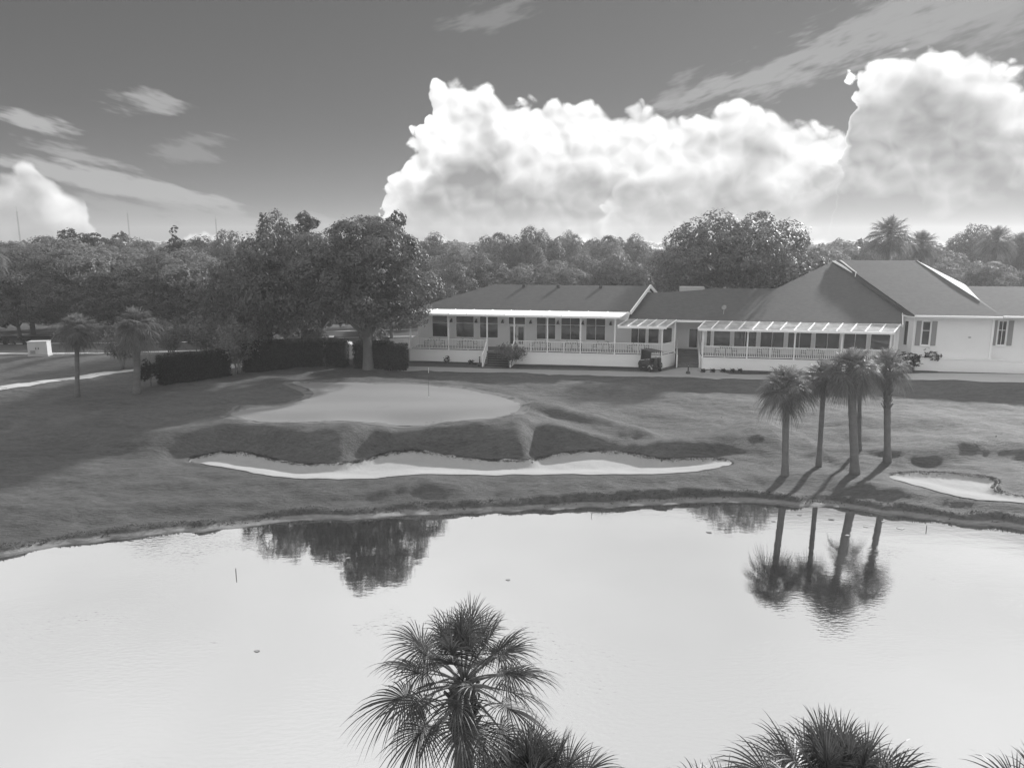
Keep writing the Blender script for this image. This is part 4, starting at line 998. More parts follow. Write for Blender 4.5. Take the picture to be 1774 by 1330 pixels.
# walls with real openings, windows, doors
def wall(s0, s1, t, z0, z1, ops, mat='wall', th=0.22, name='wall'):
    b = HB(); x = s0
    for (a, c, zb, zt) in ops:
        b.box(x, a, t, t + th, z0, z1)
        if zb > z0: b.box(a, c, t, t + th, z0, zb)
        b.box(a, c, t, t + th, zt, z1); x = c
    b.box(x, s1, t, t + th, z0, z1)
    return hbuild(b, name, mat)
def window(a, c, zb, zt, t, vs=(), hs=(), fw=0.07, name='window', sill=True):
    f = HB(); y0, y1 = t - 0.03, t + 0.08
    f.box(a, a + fw, y0, y1, zb, zt); f.box(c - fw, c, y0, y1, zb, zt); f.box(a + fw, c - fw, y0, y1, zb, zb + fw); f.box(a + fw, c - fw, y0, y1, zt - fw, zt)
    o = hbuild(f, name, 'white')
    if sill: hbuild(HB().box(a - .06, c + .06, t - 0.09, t - 0.032, zb - 0.07, zb), 'sill', 'trim', o)
    xs = [a + fw] + list(vs) + [c - fw]; zs = [zb + fw] + list(hs) + [zt - fw]
    for i in range(len(xs) - 1):
        for j in range(len(zs) - 1):
            hbuild(HB().box(xs[i] + .02, xs[i + 1] - .02, t + 0.055, t + 0.07, zs[j] + .02, zs[j + 1] - .02), 'pane', 'glass', o)
    for v in vs: hbuild(HB().box(v - .02, v + .02, t + 0.0, t + 0.05, zb + fw, zt - fw), 'mullion', 'white', o)
    for h_ in hs: hbuild(HB().box(a + fw, c - fw, t + 0.002, t + 0.048, h_ - .02, h_ + .02), 'mullion', 'white', o)
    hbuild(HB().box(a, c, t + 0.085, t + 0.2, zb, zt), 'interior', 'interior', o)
    return o
W1 = [(1.48, 3.2), (4.0, 5.95), (6.47, 8.43), None, (12.27, 14.25), (14.72, 16.67), (17.2, 19.17)]
ops = [(w[0], w[1], 5.37, 7.62) if w else (9.41, 11.23, 4.53, 7.62) for w in W1]
wall(0.0, 20.3, 3.0, 4.4, 8.35, ops)
for w in W1:
    if w: window(w[0], w[1], 5.37, 7.62, 3.0, vs=[(w[0] + w[1]) / 2] if w[1] - w[0] > 1.9 and w[0] > 12 else [], hs=[6.86])
# glazed double door with transom
d = HB(); d.box(9.41, 9.5, 2.97, 3.08, 4.53, 7.62); d.box(11.14, 11.23, 2.97, 3.08, 4.53, 7.62); d.box(9.5, 11.14, 2.97, 3.08, 6.74, 6.86); d.box(9.5, 11.14, 2.97, 3.08, 7.53, 7.62)
do = hbuild(d, 'door_frame', 'white')
hbuild(HB().box(9.52, 11.12, 3.05, 3.07, 6.88, 7.51), 'transom_pane', 'glass', do)
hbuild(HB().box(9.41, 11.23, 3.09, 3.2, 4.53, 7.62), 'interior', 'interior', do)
for a in (9.52, 10.34):
    f = HB(); f.box(a, a + .11, 3.0, 3.05, 4.56, 6.72); f.box(a + .67, a + .78, 3.0, 3.05, 4.56, 6.72); f.box(a + .11, a + .67, 3.0, 3.05, 4.56, 4.85); f.box(a + .11, a + .67, 3.0, 3.05, 6.6, 6.72)
    o = hbuild(f, 'door', 'wall'); hbuild(HB().box(a + .12, a + .66, 3.02, 3.035, 4.86, 6.59), 'pane', 'glass', o); hbuild(HB().box(a + (.68 if a < 10 else .04), a + (.71 if a < 10 else .07), 2.95, 2.995, 5.5, 5.75), 'handle', 'dark', o)
wall(20.3, 25.85, 3.02, 4.4, 7.5, [(21.6, 23.1, 5.2, 6.85), (23.25, 24.35, 5.2, 6.85), (24.5, 25.6, 5.2, 6.85)])
for a, c in ((21.6, 23.1), (23.25, 24.35), (24.5, 25.6)): window(a, c, 5.2, 6.85, 3.02, vs=[(a + c) / 2] if a < 22 else [])
wall(25.9, 28.35, 5.1, 4.4, 7.5, [(27.15, 28.2, 4.52, 6.62)], 'siding')
f = HB(); f.box(27.15, 27.29, 5.07, 5.16, 4.52, 6.62); f.box(28.06, 28.2, 5.07, 5.16, 4.52, 6.62); f.box(27.29, 28.06, 5.07, 5.16, 6.48, 6.62); f.box(27.29, 28.06, 5.07, 5.16, 4.52, 4.66)
do = hbuild(f, 'door', 'white'); hbuild(HB().box(27.3, 28.05, 5.11, 5.13, 4.67, 6.47), 'pane', 'glass', do); hbuild(HB().box(27.33, 27.37, 5.03, 5.068, 5.5, 5.7), 'handle', 'dark', do)
hbuild(HB().box(25.68, 25.9, 3.25, 5.32, 4.4, 7.5), 'wall', 'siding'); hbuild(HB().box(28.36, 28.58, 3.2, 5.32, 4.3, 7.5), 'wall', 'siding')
W2 = [(28.75, 29.25), (29.42, 31.05), (31.3, 33.45), (33.72, 35.95), (36.2, 38.4), (38.65, 40.9), (41.15, 43.25), (43.5, 45.3)]
wall(28.36, 45.75, 3.0, 4.3, 7.5, [(a, c, 5.05, 6.85) for a, c in W2])
for a, c in W2: window(a, c, 5.05, 6.85, 3.0, vs=[(a + c) / 2] if c - a > 2 else [])
# angled wall at the inner corner
def skew_wall(p0, p1, z0, z1, mat, name, th=0.2):
    A, B = Vector((p0[0], p0[1], 0)), Vector((p1[0], p1[1], 0)); d_ = (B - A).normalized(); n = Vector((-d_.y, d_.x, 0)) * th
    return hbuild(HB().prism([(p.x, p.y) for p in (A, B, B + n, A + n)], z0, z1), name, mat)
skew_wall((45.78, 4.9), (47.2, 3.32), 4.3, 8.3, 'siding', 'angled_wall')
for k in (0.2, 0.62):
    A = Vector((45.78, 4.9)).lerp(Vector((47.2, 3.32)), k); B = Vector((45.78, 4.9)).lerp(Vector((47.2, 3.32)), k + 0.2); off = Vector((-0.03, -0.03))
    o = skew_wall(A + off * 1.6, B + off * 1.6, 5.5, 7.85, 'white', 'window', 0.05); 
    o2 = skew_wall(A.lerp(B, .15) + off * 2.2, A.lerp(B, .85) + off * 2.2, 5.58, 7.77, 'glass', 'pane', 0.015); o2.parent = o
hbuild(HB().box(45.76, 45.96, 3.0, 4.9, 4.3, 7.6), 'wall', 'siding')
# lap-sided wings with shuttered windows
def sided(s0, s1, t, z0, z1, op, name):
    core = wall(s0, s1, t + 0.02, z0, z1, [op], 'siding', 0.2, name); z = z0; n = 0
    while z < z1 - 0.02:
        zt = min(z + 0.205, z1); segs = [(s0, s1)] if (zt <= op[2] or z >= op[3]) else [(s0, op[0]), (op[1], s1)]
        for a, c in segs:
            b = HB(); b.add([(a, t - 0.012, z), (c, t - 0.012, z), (c, t + 0.018, z), (a, t + 0.018, z), (a, t + 0.008, zt - .004), (c, t + 0.008, zt - .004), (c, t + 0.018, zt - .004), (a, t + 0.018, zt - .004)],
                            [(0, 3, 2, 1), (4, 5, 6, 7), (0, 1, 5, 4), (1, 2, 6, 5), (2, 3, 7, 6), (3, 0, 4, 7)])
            hbuild(b, 'siding_board', 'siding', core)
        z += 0.205
    return core
sided(47.2, 53.75, 3.3, 4.4, 8.35, (47.93, 48.69, 5.6, 7.85), 'wing_wall')
sided(53.95, 80, 3.62, 4.2, 8.4, (54.4, 55.15, 5.72, 7.98), 'wing_wall')
hbuild(HB().box(53.75, 53.95, 3.25, 3.9, 4.2, 8.35), 'corner_board', 'trim')
for (a, c, zb, zt, t) in ((47.93, 48.69, 5.6, 7.85, 3.3), (54.4, 55.15, 5.72, 7.98, 3.62)):
    window(a, c, zb, zt, t, vs=[(a + c) / 2] if a > 50 else [], hs=[(zb + zt) / 2 + .25])
    for x0 in (a - .50, c + .08):
        sh = hbuild(HB().box(x0, x0 + .42, t - 0.06, t - 0.025, zb, zt), 'shutter', 'shutter')
        for k in range(16):
            z = zb + .1 + k * (zt - zb - .2) / 16
            hbuild(HB().add([(x0 + .04, t - .085, z), (x0 + .38, t - .085, z), (x0 + .38, t - .062, z + .09), (x0 + .04, t - .062, z + .09), (x0 + .04, t - .062, z), (x0 + .38, t - .062, z)], [(0, 1, 2, 3), (0, 4, 5, 1), (0, 3, 4), (1, 5, 2)]), 'slat', 'shutter', sh)
hbuild(HB().box(51.9, 52.1, 3.2, 3.28, 6.4, 6.48), 'wall_light', 'shutter')
hbuild(HB().prism([(47.5, 2.85), (54.9, 2.85), (54.9, 3.2), (47.5, 3.2)], 2.9, 4.44), 'low_wall', 'white')
hbuild(HB().prism([(54.9, 2.85), (80, 2.85), (80, 3.5), (54.9, 3.5)], 2.9, 4.22), 'low_wall', 'white')
hbuild(HB().box(47.4, 54.95, 2.8, 3.24, 4.442, 4.5), 'low_wall_cap', 'trim')
# rear and end walls
b = HB(); b.box(0, 25, 12.2, 12.4, 3, 8.2); b.box(25, 46, 14, 14.2, 3, 7.6); b.box(46, 80, 20, 20.2, 3, 8.4); b.box(0, .2, 3.25, 12.2, 3, 8.2); b.box(24.8, 25, 7, 14, 3, 7.6)
hbuild(b, 'rear_wall', 'wall')

# roofs
def roof(pts, mat='shingle', th=0.14, name='roof'): return hbuild(HB().slab(pts, th), name, mat)
r1 = roof([(-.3, 2.5, 8.28), (21.5, 2.5, 8.28), (23.3, 7.6, 10.52), (7.0, 7.6, 10.52)])
roof([(23.3, 7.6, 10.52), (25.0, 12.7, 8.28), (-.3, 12.7, 8.28), (7.0, 7.6, 10.52)]); roof([(-.3, 12.7, 8.28), (-.3, 2.5, 8.28), (7.0, 7.6, 10.52)])
hbuild(HB().slab([(21.25, 2.6, 8.1), (24.75, 12.6, 8.1), (23.1, 7.6, 10.35)], 0.1, (-1, 0.33, 0)), 'gable_wall', 'white')
for a, c in (((21.55, 2.4, 8.22), (23.36, 7.6, 10.5)), ((23.36, 7.6, 10.5), (25.05, 12.6, 8.26))): hbuild(HB().bar(a, c, 0.10, 0.34), 'rake_board', 'trim')
hbuild(HB().box(-.3, 21.45, 2.38, 2.5, 8.12, 8.29), 'fascia', 'trim')
# vertical cheek between the two porch roofs
hbuild(HB().add([(20.5, 2.3, 7.5), (21.3, 2.3, 7.5), (21.5, 2.3, 8.2), (20.5, 2.3, 8.2), (20.5, 2.9, 7.5), (21.3, 2.9, 7.5), (21.5, 2.9, 8.2), (20.5, 2.9, 8.2)], [(0, 1, 2, 3), (7, 6, 5, 4), (0, 4, 5, 1), (3, 2, 6, 7), (0, 3, 7, 4), (1, 5, 6, 2)]), 'eave_cheek', 'white')
SL = 0.4645
def rz_(t): return 7.60 + SL * (t - 2.5)
roof([(20.9, 2.5, rz_(2.5)), (46.0, 2.5, rz_(2.5)), (46.0, 8.4, rz_(8.4)), (29.4, 8.4, rz_(8.4)), (27.2, 7.4, rz_(7.4)), (22.6, 7.4, rz_(7.4))])
roof([(22.6, 7.4, rz_(7.4)), (27.2, 7.4, rz_(7.4)), (29.4, 8.4, rz_(8.4)), (46, 8.4, rz_(8.4)), (46, 14.2, 7.6), (22.6, 14.2, 7.6)])
hbuild(HB().box(21.2, 45.9, 2.38, 2.5, 7.42, 7.61), 'fascia', 'trim')
up = 0.10
big_roof = roof([(29.1, 2.42, rz_(2.42) + up), (45.9, 2.42, rz_(2.42) + up), (46.4, 4.4, rz_(4.4) + up), (41.9, 13.6, rz_(13.6) + up)])
roof([(29.1, 2.42, rz_(2.42) + up), (41.9, 13.6, rz_(13.6) + up), (38.5, 22, 8.0)])
hbuild(HB().add([(45.95, 2.4, 7.6), (46.45, 4.4, 8.55), (46.45, 4.4, 8.2), (45.95, 2.4, 7.35), (46.03, 2.4, 7.6), (46.53, 4.4, 8.55), (46.53, 4.4, 8.2), (46.03, 2.4, 7.35)], [(0, 1, 2, 3), (7, 6, 5, 4), (0, 4, 5, 1), (3, 2, 6, 7), (0, 3, 7, 4), (1, 5, 6, 2)]), 'rake_board', 'trim')
RE, VB = (42.4, 13.0, 13.06), (47.0, 2.7, 8.42)
roof([(41.95, 13.65, 12.82), (46.42, 4.42, 8.56), (46.6, 3.3, 8.44), VB, RE])
hbuild(HB().slab([(41.95, 13.5, 12.98), (42.75, 12.9, 13.1), (43.7, 10.4, 11.95), (43.55, 10.45, 11.75)], 0.05), 'ridge_trim', 'trim')
roof([VB, (54.3, 2.7, 8.42), (49.95, 13.0, 13.08), RE]); roof([(49.95, 13.0, 13.08), (54.3, 23, 8.4), (42.4, 23, 8.4), RE])
roof([(52.05, 8.0, 10.78), (54.3, 2.7, 8.40), (54.95, 2.95, 8.42), (53.0, 8.4, 10.78)])
hbuild(HB().slab([(49.95, 13.02, 13.12), (53.05, 8.35, 10.92), (53.3, 5.2, 9.62), (52.1, 7.9, 10.86)], 0.06), 'rake_trim', 'shutter')
roof([(54.2, 2.85, 8.46), (80, 2.85, 8.46), (80, 8.2, 10.78), (52.5, 8.2, 10.78)]); roof([(52.5, 8.2, 10.78), (80, 8.2, 10.78), (80, 14, 8.4), (52.5, 14, 8.4)])
for a, c, z, t in ((47.0, 54.25, 8.42, 2.62), (54.35, 80, 8.46, 2.77)): hbuild(HB().box(a, c, t - .12, t + .05, z - .17, z - .01), 'gutter', 'trim')
hbuild(HB().slab([(45.95, 4.4, 8.32), (47.0, 2.6, 8.28), (47.0, 3.3, 8.28), (46.1, 4.9, 8.32)], 0.08), 'soffit', 'white')
hbuild(HB().box(47.0, 54.3, 2.7, 3.3, 8.22, 8.26), 'soffit', 'white')
# things on the roofs
for s_ in (10.2, 13.8, 18.2): hbuild(HB().box(s_, s_ + .3, 7.0, 7.3, 10.2, 10.55), 'roof_vent', 'dark', r1)
hbuild(HB().box(26.4, 28.9, 10.0, 12.0, 8.2, 10.3), 'rooftop_unit', 'cabinet')
hbuild(HB().tube([(43.6, 10.3, 11.2), (43.6, 10.3, 11.9)], [.06, .06], 8), 'vent_pipe', 'white')
o = hbuild(HB().tube([(30.3, 3.6, 8.0), (30.35, 3.55, 8.7)], [.03, .03], 6), 'dish_mast', 'metal')
dish = HB(); dish.lathe([(0.02, 0), (0.14, 0.02), (0.25, 0.07), (0.26, 0.075), (0.14, 0.03), (0.02, 0.012)], 16, (0, 0, 0))
dm = link('dish', mesh_np('dish', [(x, y, z + 3.3) for x, y, z in dish.v], dish.f, M['shutter'], True), house, (30.35, 3.5, 8.75 - 3.3), (R(60), 0, R(-30)))

# porch canopies: ribs, translucent panels, front beam
def canopy(f0, f1, b0, b1, n, name='canopy', pm='panel'):
    f0, f1, b0, b1 = map(Vector, (f0, f1, b0, b1))
    top = hbuild(HB().bar(f0 - Vector((0, 0, .07)), f1 - Vector((0, 0, .07)), 0.14, 0.18), name, 'trim')
    for i in range(n + 1):
        u = i / n; hbuild(HB().bar(f0.lerp(f1, u) + Vector((0, .02, .03)), b0.lerp(b1, u) + Vector((0, 0, .03)), 0.09, 0.09), 'rib', 'trim', top)
    for i in range(n):
        u0, u1 = i / n, (i + 1) / n; q = [f0.lerp(f1, u0), f0.lerp(f1, u1), b0.lerp(b1, u1), b0.lerp(b1, u0)]
        hbuild(HB().slab([tuple(p + Vector((0, 0, 0.012))) for p in q], 0.02), 'panel', pm, top)
    return top
canopy((0.5, -.35, 8.08), (20.7, -.35, 8.08), (0.4, 2.4, 8.26), (21.3, 2.4, 8.26), 11, pm='trim')
canopy((20.45, -.3, 7.2), (24.95, -.3, 7.2), (21.3, 2.4, 7.58), (25.9, 2.4, 7.58), 5)
canopy((27.75, -.35, 7.12), (44.5, -.35, 7.12), (28.6, 2.4, 7.56), (45.8, 2.4, 7.56), 14)
for s_, z0, z1 in [(0.15, 4.53, 7.96)] + [(x, 4.53, 7.96) for x in (4.03, 7.9, 10.58, 13.8, 16.96, 20.2)] + [(24.58, 4.53, 7.08)] + [(x, 4.45, 7.0) for x in (28.3, 32.24, 36.35, 40.35, 44.4)]:
    po = hbuild(HB().box(s_ - .06, s_ + .06, 0.02, 0.14, z0, z1), 'porch_post', 'trim')
    hbuild(HB().box(s_ - .1, s_ + .1, -.02, .18, z1 - .16, z1 - .03), 'capital', 'trim', po)
for (s_, t_) in ((25.8, 2.15), (25.75, 4.5), (28.3, 4.4), (45.55, 2.95)): hbuild(HB().box(s_ - .06, s_ + .06, t_ - .06, t_ + .06, 4.45, 7.45), 'porch_post', 'trim')
# railings with single balusters
BAL = MB().box(-.024, .024, -.02, .02, 0, .88).mesh('baluster', M['trim'])
def railing(p0, p1, sp=0.155, hh=1.05):
    A, B = Vector(p0), Vector(p1); d_ = (B - A); n = max(2, int(Vector((d_.x, d_.y)).length / sp))
    b = HB(); b.bar(A + Vector((0, 0, hh)), B + Vector((0, 0, hh)), 0.07, 0.06); b.bar(A + Vector((0, 0, .12)), B + Vector((0, 0, .12)), 0.05, 0.05)
    r_ = hbuild(b, 'railing', 'trim')
    for i in range(1, n):
        p = A.lerp(B, i / n); link('baluster', BAL, r_, (p.x, p.y, p.z + .14 - 3.3))
    mid = A.lerp(B, .5); hbuild(HB().bar(mid + Vector((0, 0, .02)), mid + Vector((0, 0, hh)), 0.05), 'middle_post', 'trim', r_)
D1, D2 = 4.53, 4.45
for a, c in ((0.2, 3.97), (4.1, 7.84), (10.65, 13.74), (13.86, 16.9), (17.02, 20.14), (20.26, 24.5)): railing((a, .08, D1), (c, .08, D1))
railing((24.68, .15, D1), (25.75, 2.1, D1)); railing((0.12, .2, D1), (.12, 2.95, D1))
for a, c in ((28.38, 32.18), (32.3, 36.28), (36.42, 40.28), (40.42, 44.33)): railing((a, .08, D2), (c, .08, D2))
railing((44.5, .2, D2), (45.5, 2.9, D2)); railing((28.3, .2, D2), (28.3, 2.9, D2))
# stairs
for k in range(7):
    z = 4.53 - 0.176 * k
    hbuild(HB().box(7.95, 10.52, -0.02 - 0.29 * (k + 1), 0.02 - 0.29 * k if k else 0.095, z - .176 - (0.25 if k == 6 else 0.02), z - .176), 'stair_tread', 'tread')
for s_ in (7.9, 10.57):
    railing((s_, -.05, D1), (s_, -2.0, 3.35), 0.2); hbuild(HB().box(s_ - .05, s_ + .05, -2.1, -2.0, 3.2, 4.5), 'newel_post', 'trim')
    hbuild(HB().add([(s_ - .04, -.03, 4.35), (s_ - .04, -2.0, 3.25), (s_ - .04, -2.0, 3.0), (s_ - .04, -.03, 3.0), (s_ + .04, -.03, 4.35), (s_ + .04, -2.0, 3.25), (s_ + .04, -2.0, 3.0), (s_ + .04, -.03, 3.0)], [(0, 1, 2, 3), (7, 6, 5, 4), (0, 4, 5, 1), (1, 5, 6, 2), (2, 6, 7, 3), (3, 7, 4, 0)]), 'stringer', 'white')
# brick steps up to the recessed door
for k in range(8):
    t0 = 0.9 + 0.45 * k; hbuild(HB().box(26.0, 28.15, t0, 4.48, 3.0, 3.36 + 0.142 * (k + 1)), 'brick_step', 'brick')
for s_, e in ((26.02, 26.1), (28.1, 28.15)): railing((s_, .75, 3.35), (e, 4.4, 4.5), 0.2); hbuild(HB().box(s_ - .06, s_ + .06, .65, .77, 3.2, 4.5), 'newel_post', 'trim')
# lanterns on the porch wall
for s_ in (3.62, 6.2, 8.9, 11.75, 14.48, 16.93, 19.65):
    b = HB(); b.tube([(s_, 2.99, 7.2), (s_, 2.8, 7.34), (s_, 2.66, 7.28)], [.02, .02, .02], 6); b.box(s_ - .05, s_ + .05, 2.94, 2.995, 7.02, 7.32)
    o = hbuild(b, 'wall_lantern', 'dark'); hbuild(HB().lathe([(0.03, 7.28), (0.08, 7.22), (0.16, 7.0), (0.17, 6.98), (0.13, 6.97)], 12, (s_, 2.66, 0)), 'lamp_shade', 'dark', o)
# planting beds
def bed(poly, label): sheet('mulch_bed', [hw(*p) for p in poly], 0.06, M['mulch'], 0.5, label, cat='bed')
bed(smooth_poly([(-.4, -1.0), (7.3, -.75), (7.6, -.5), (7.6, -.02), (-.4, -.02)], 1), 'mulched planting bed before the porch skirt left of the stairs')
bed(smooth_poly([(10.7, -1.4), (12.5, -1.5), (17, -1.1), (22.5, -.75), (24.7, -.5), (24.9, -.02), (10.7, -.02)], 1), 'long mulched planting bed before the porch skirt right of the stairs')
bed(smooth_poly([(28.3, -.02), (27.4, -.9), (29.0, -1.3), (33, -1.3), (40, -1.0), (44, -.4), (44.4, -.02)], 1), 'mulched planting bed before the long railed porch')
bed(smooth_poly([(44.8, -.1), (46.0, .6), (49.4, 2.2), (49.4, 2.8), (45.9, 2.8)], 1), 'mulched planting bed beside the low white wall')
# ---------------------------------------------------------------- objects
def make_chair(name='porch_chair'):
    e = empty(name, (0, 0, 0)); MB().prism([(-.22, -.22), (.22, -.22), (.2, .22), (-.2, .22)], .42, .46).build('seat', M['dark'], e)
    b = MB(); b.bar((-.2, .2, .46), (-.21, .3, .95), .03); b.bar((.2, .2, .46), (.21, .3, .95), .03)
    for z in (.6, .72, .84, .93): b.bar((-.2, .2 + (z - .46) * .2, z), (.2, .2 + (z - .46) * .2, z), .025, .05)
    b.build('backrest', M['dark'], e)
    for x in (-.19, .19):
        for y in (-.19, .19): MB().bar((x * 1.1, y * 1.1, 0), (x, y, .42), .03).build('leg', M['dark'], e)
        MB().bar((x * 1.12, -.2, .65), (x * 1.12, .24, .65), .04, .03).add([], []).bar((x * 1.12, -.2, .44), (x * 1.12, -.2, .65), .03).build('armrest', M['dark'], e)
    return e
def make_table(name='porch_table'):
    e = empty(name, (0, 0, 0)); MB().lathe([(.50, .70), (.52, .71), (.52, .735), (.50, .745)], 24).build('table_top', M['shutter'], e)
    MB().lathe([(.05, .05), (.035, .1), (.035, .69), (.12, .70)], 10).build('pedestal', M['dark'], e); MB().lathe([(.28, 0), (.28, .02), (.06, .06)], 16).build('foot', M['dark'], e); return e
def dup(root, loc, rz):
    r_ = root.copy(); col.objects.link(r_); r_.location = loc; r_.rotation_euler = (0, 0, rz)
    for ch in list(root.children):
        c_ = ch.copy(); col.objects.link(c_); c_.parent = r_
        for g_ in ch.children: d_ = g_.copy(); col.objects.link(d_); d_.parent = c_
    return r_
ch0, tb0 = make_chair(), make_table(); used = [False, False]
def put(i, root, loc, rz, label, cat, group):
    if not used[i]: used[i] = True; root.location = loc; root.rotation_euler = (0, 0, rz); o = root
    else: o = dup(root, loc, rz)
    return tag(o, label, cat, group)
for k, (s_, z) in enumerate([(2.2, 4.53), (5.6, 4.53), (12.9, 4.53), (16.0, 4.53), (19.0, 4.53), (22.4, 4.53), (30.5, 4.45), (34.3, 4.45), (38.2, 4.45)]):
    x, y = hw(s_, 1.55); left = z > 4.5
    g_ = 'tables on the stepped porch' if left else 'tables on the long railed porch'
    put(1, tb0, (x, y, z), 0, 'small round table behind the railing of the ' + ('porch with the stairs' if left else 'long porch right of the brick steps'), 'table', g_)
    for sx in (-1, 1):
        x, y = hw(s_ + sx * .78, 1.55 + .1 * sx)
        put(0, ch0, (x, y, z), HA + (math.pi / 2 if sx < 0 else -math.pi / 2) * -1 + 0.2 * sx, 'dark slatted chair at a small table on the ' + ('porch with the stairs' if left else 'long porch right of the brick steps'), 'chair', g_.replace('tables', 'chairs'))

# golf cart
def golf_cart(loc, rz):
    e = empty('golf_cart', loc, rz, 'black golf cart with canopy parked before the porch corner', 'golf cart')
    b = MB()    # x = forward; side profile swept across the width
    prof = [(-1.12, .32), (-1.18, .55), (-1.12, .82), (-.62, .86), (-.5, .62), (-.28, .60), (-.22, .36), (.42, .34), (.55, .55), (.72, .86), (1.02, .80), (1.20, .58), (1.22, .34)]
    n = len(prof); b.add([(x, -.58, z) for x, z in prof] + [(x, .58, z) for x, z in prof], [tuple(range(n)), tuple(range(2 * n - 1, n - 1, -1))] + [(i, n + i, n + (i + 1) % n, (i + 1) % n) for i in range(n)])
    bevel(b.build('body', M['black'], e), .05, 3)
    bevel(MB().box(-.62, -.08, -.52, .52, .66, .80).build('seat', M['dark'], e), .04); bk = MB(); bk.slab([(-.64, -.52, .80), (-.64, .52, .80), (-.80, .52, 1.25), (-.80, -.52, 1.25)], .1, (1, 0, .2)); bevel(bk.build('backrest', M['dark'], e), .03)
    rf = MB(); rf.prism([(-1.0, -.6), (.78, -.6), (.88, -.45), (.88, .45), (.78, .6), (-1.0, .6)], 1.82, 1.89); bevel(rf.build('roof', M['black'], e), .03)
    for y in (-.52, .52):
        MB().bar((.82, y, .84), (.66, y, 1.83), .04).build('roof_post', M['black'], e); MB().bar((-.85, y, .84), (-.88, y, 1.83), .04).build('roof_post', M['black'], e)
    MB().slab([(.84, -.5, .9), (.84, .5, .9), (.68, .5, 1.8), (.68, -.5, 1.8)], .012, (1, 0, 0)).build('windshield', M['glass'], e)
    MB().tube([(.62, .28, .8), (.3, .28, 1.08)], [.02, .02], 6).build('steering_column', M['dark'], e)
    st = MB(); st.tube([(.3 + .17 * math.cos(a) * .55, .28 + .17 * math.sin(a), 1.08 + .17 * math.cos(a) * .83) for a in [k * .3927 for k in range(17)]], [.015] * 17, 6, False); st.build('steering_wheel', M['dark'], e)
    for y in (-.2, .2):
        gb = MB(); gb.lathe([(.13, .5), (.15, .55), (.15, 1.25), (.13, 1.32)], 12, (-1.22, y, 0)); g_ = gb.build('golf_bag', M['dark'], e, True)
        cl = MB()
        for k in range(4): cl.tube([(-1.22 + .05 * math.cos(k * 1.6), y + .05 * math.sin(k * 1.6), 1.2), (-1.24 + .09 * math.cos(k * 1.6), y + .09 * math.sin(k * 1.6), 1.48)], [.012, .03], 5)
        cl.build('golf_clubs', M['metal'], g_)
    for x in (-.82, .82):
        for y in (-.52, .52):
            s_ = 1 if y > 0 else -1
            w = MB(); w.lathe([(.13, -.09), (.20, -.1), (.235, -.07), (.235, .07), (.20, .1), (.13, .09)], 20, (0, 0, 0)); t_ = link('wheel', w.mesh('wheel', M['rubber'], True), e, (x, y, .235), (math.pi / 2, 0, 0))
            MB().lathe([(.135, -.07), (.12, -.06), (.03, -.085), (.03, .085), (.12, .06), (.135, .07)], 14).build('rim', M['metal'], t_)
            if x < 0:
                fb = MB(); fb.tube([(x - .32 * math.cos(a), y + .02 * s_, .235 + .33 * math.sin(a)) for a in (.15, .6, 1.2, 1.57, 2.0, 2.6, 3.0)], [.07] * 7, 6); fb.build('fender', M['cabinet'], e, True)
    for y in (-.4, .4): MB().lathe([(.07, 0), (.06, .04)], 10, (0, 0, 0)).build('headlight', M['trim'], e).matrix_local = Matrix.Translation((1.17, y, .6)) @ Euler((0, math.pi / 2, 0)).to_matrix().to_4x4()
    for y in (-.48, .48): MB().box(-1.19, -1.15, y - .06, y + .06, .6, .68).build('tail_light', M['shutter'], e)
    return e
p = at_z(1126, 641, 3.36); golf_cart((p.x, p.y, gz(p.x, p.y) + .05), R(112))

# flagstick, utility cabinet, bollards, stakes, masts, cars
p = at_z(743, 688, 3.1); zb = gz(p.x, p.y) + .02
e = empty('flagstick', (p.x, p.y, zb), 0, 'thin flagstick with small limp flag standing in the putting green', 'flagstick')
MB().lathe([(.012, 0), (.011, 1.0), (.009, 2.35), (.012, 2.36)], 8).build('pole', M['dark'], e)
f = MB(); N_ = 8
f.add([(x, y, z) for i in range(N_ + 1) for x, y, z in [(.012 + .012 * math.sin(i), .01 + .10 * i / N_ * (1), 2.33 - .10 * i / N_), (.012 + .02 * math.sin(i * 1.3), .01 + .08 * i / N_, 1.98 - .12 * i / N_)]], [(2 * i, 2 * i + 1, 2 * i + 3, 2 * i + 2) for i in range(N_)])
fo = f.build('flag', M['white'], e); sm = fo.modifiers.new('solid', 'SOLIDIFY'); sm.thickness = .006
MB().lathe([(.054, .0), (.054, .012), (.05, .012), (.05, .002)], 16).build('cup_rim', M['trim'], e)
p = at_z(70, 616, 3.05)
e = empty('utility_cabinet', (p.x, p.y, gz(p.x, p.y)), R(10), 'pale metal utility cabinet standing on the lawn by the road', 'utility box')
bevel(MB().box(-.95, .95, -.55, .55, .12, 1.5).build('cabinet_body', M['cabinet'], e), .02); MB().box(-1.0, 1.0, -.6, .6, -.2, .118).build('plinth', M['light_concrete'], e); bevel(MB().box(-.98, .98, -.58, .58, 1.502, 1.58).build('lid', M['light_concrete'], e), .02)
for x0, x1 in ((-.9, -.02), (.02, .9)):
    d_ = MB().box(x0, x1, -.585, -.552, .2, 1.44).build('door', M['cabinet'], e); MB().box(x0 + .08 if x0 > 0 else x1 - .14, x0 + .14 if x0 > 0 else x1 - .08, -.62, -.587, .75, .95).build('handle', M['dark'], d_)
for k in range(4): MB().box(-.7, -.2, -.6, -.587, .3 + k * .09, .34 + k * .09).build('louvre', M['dark'], e)
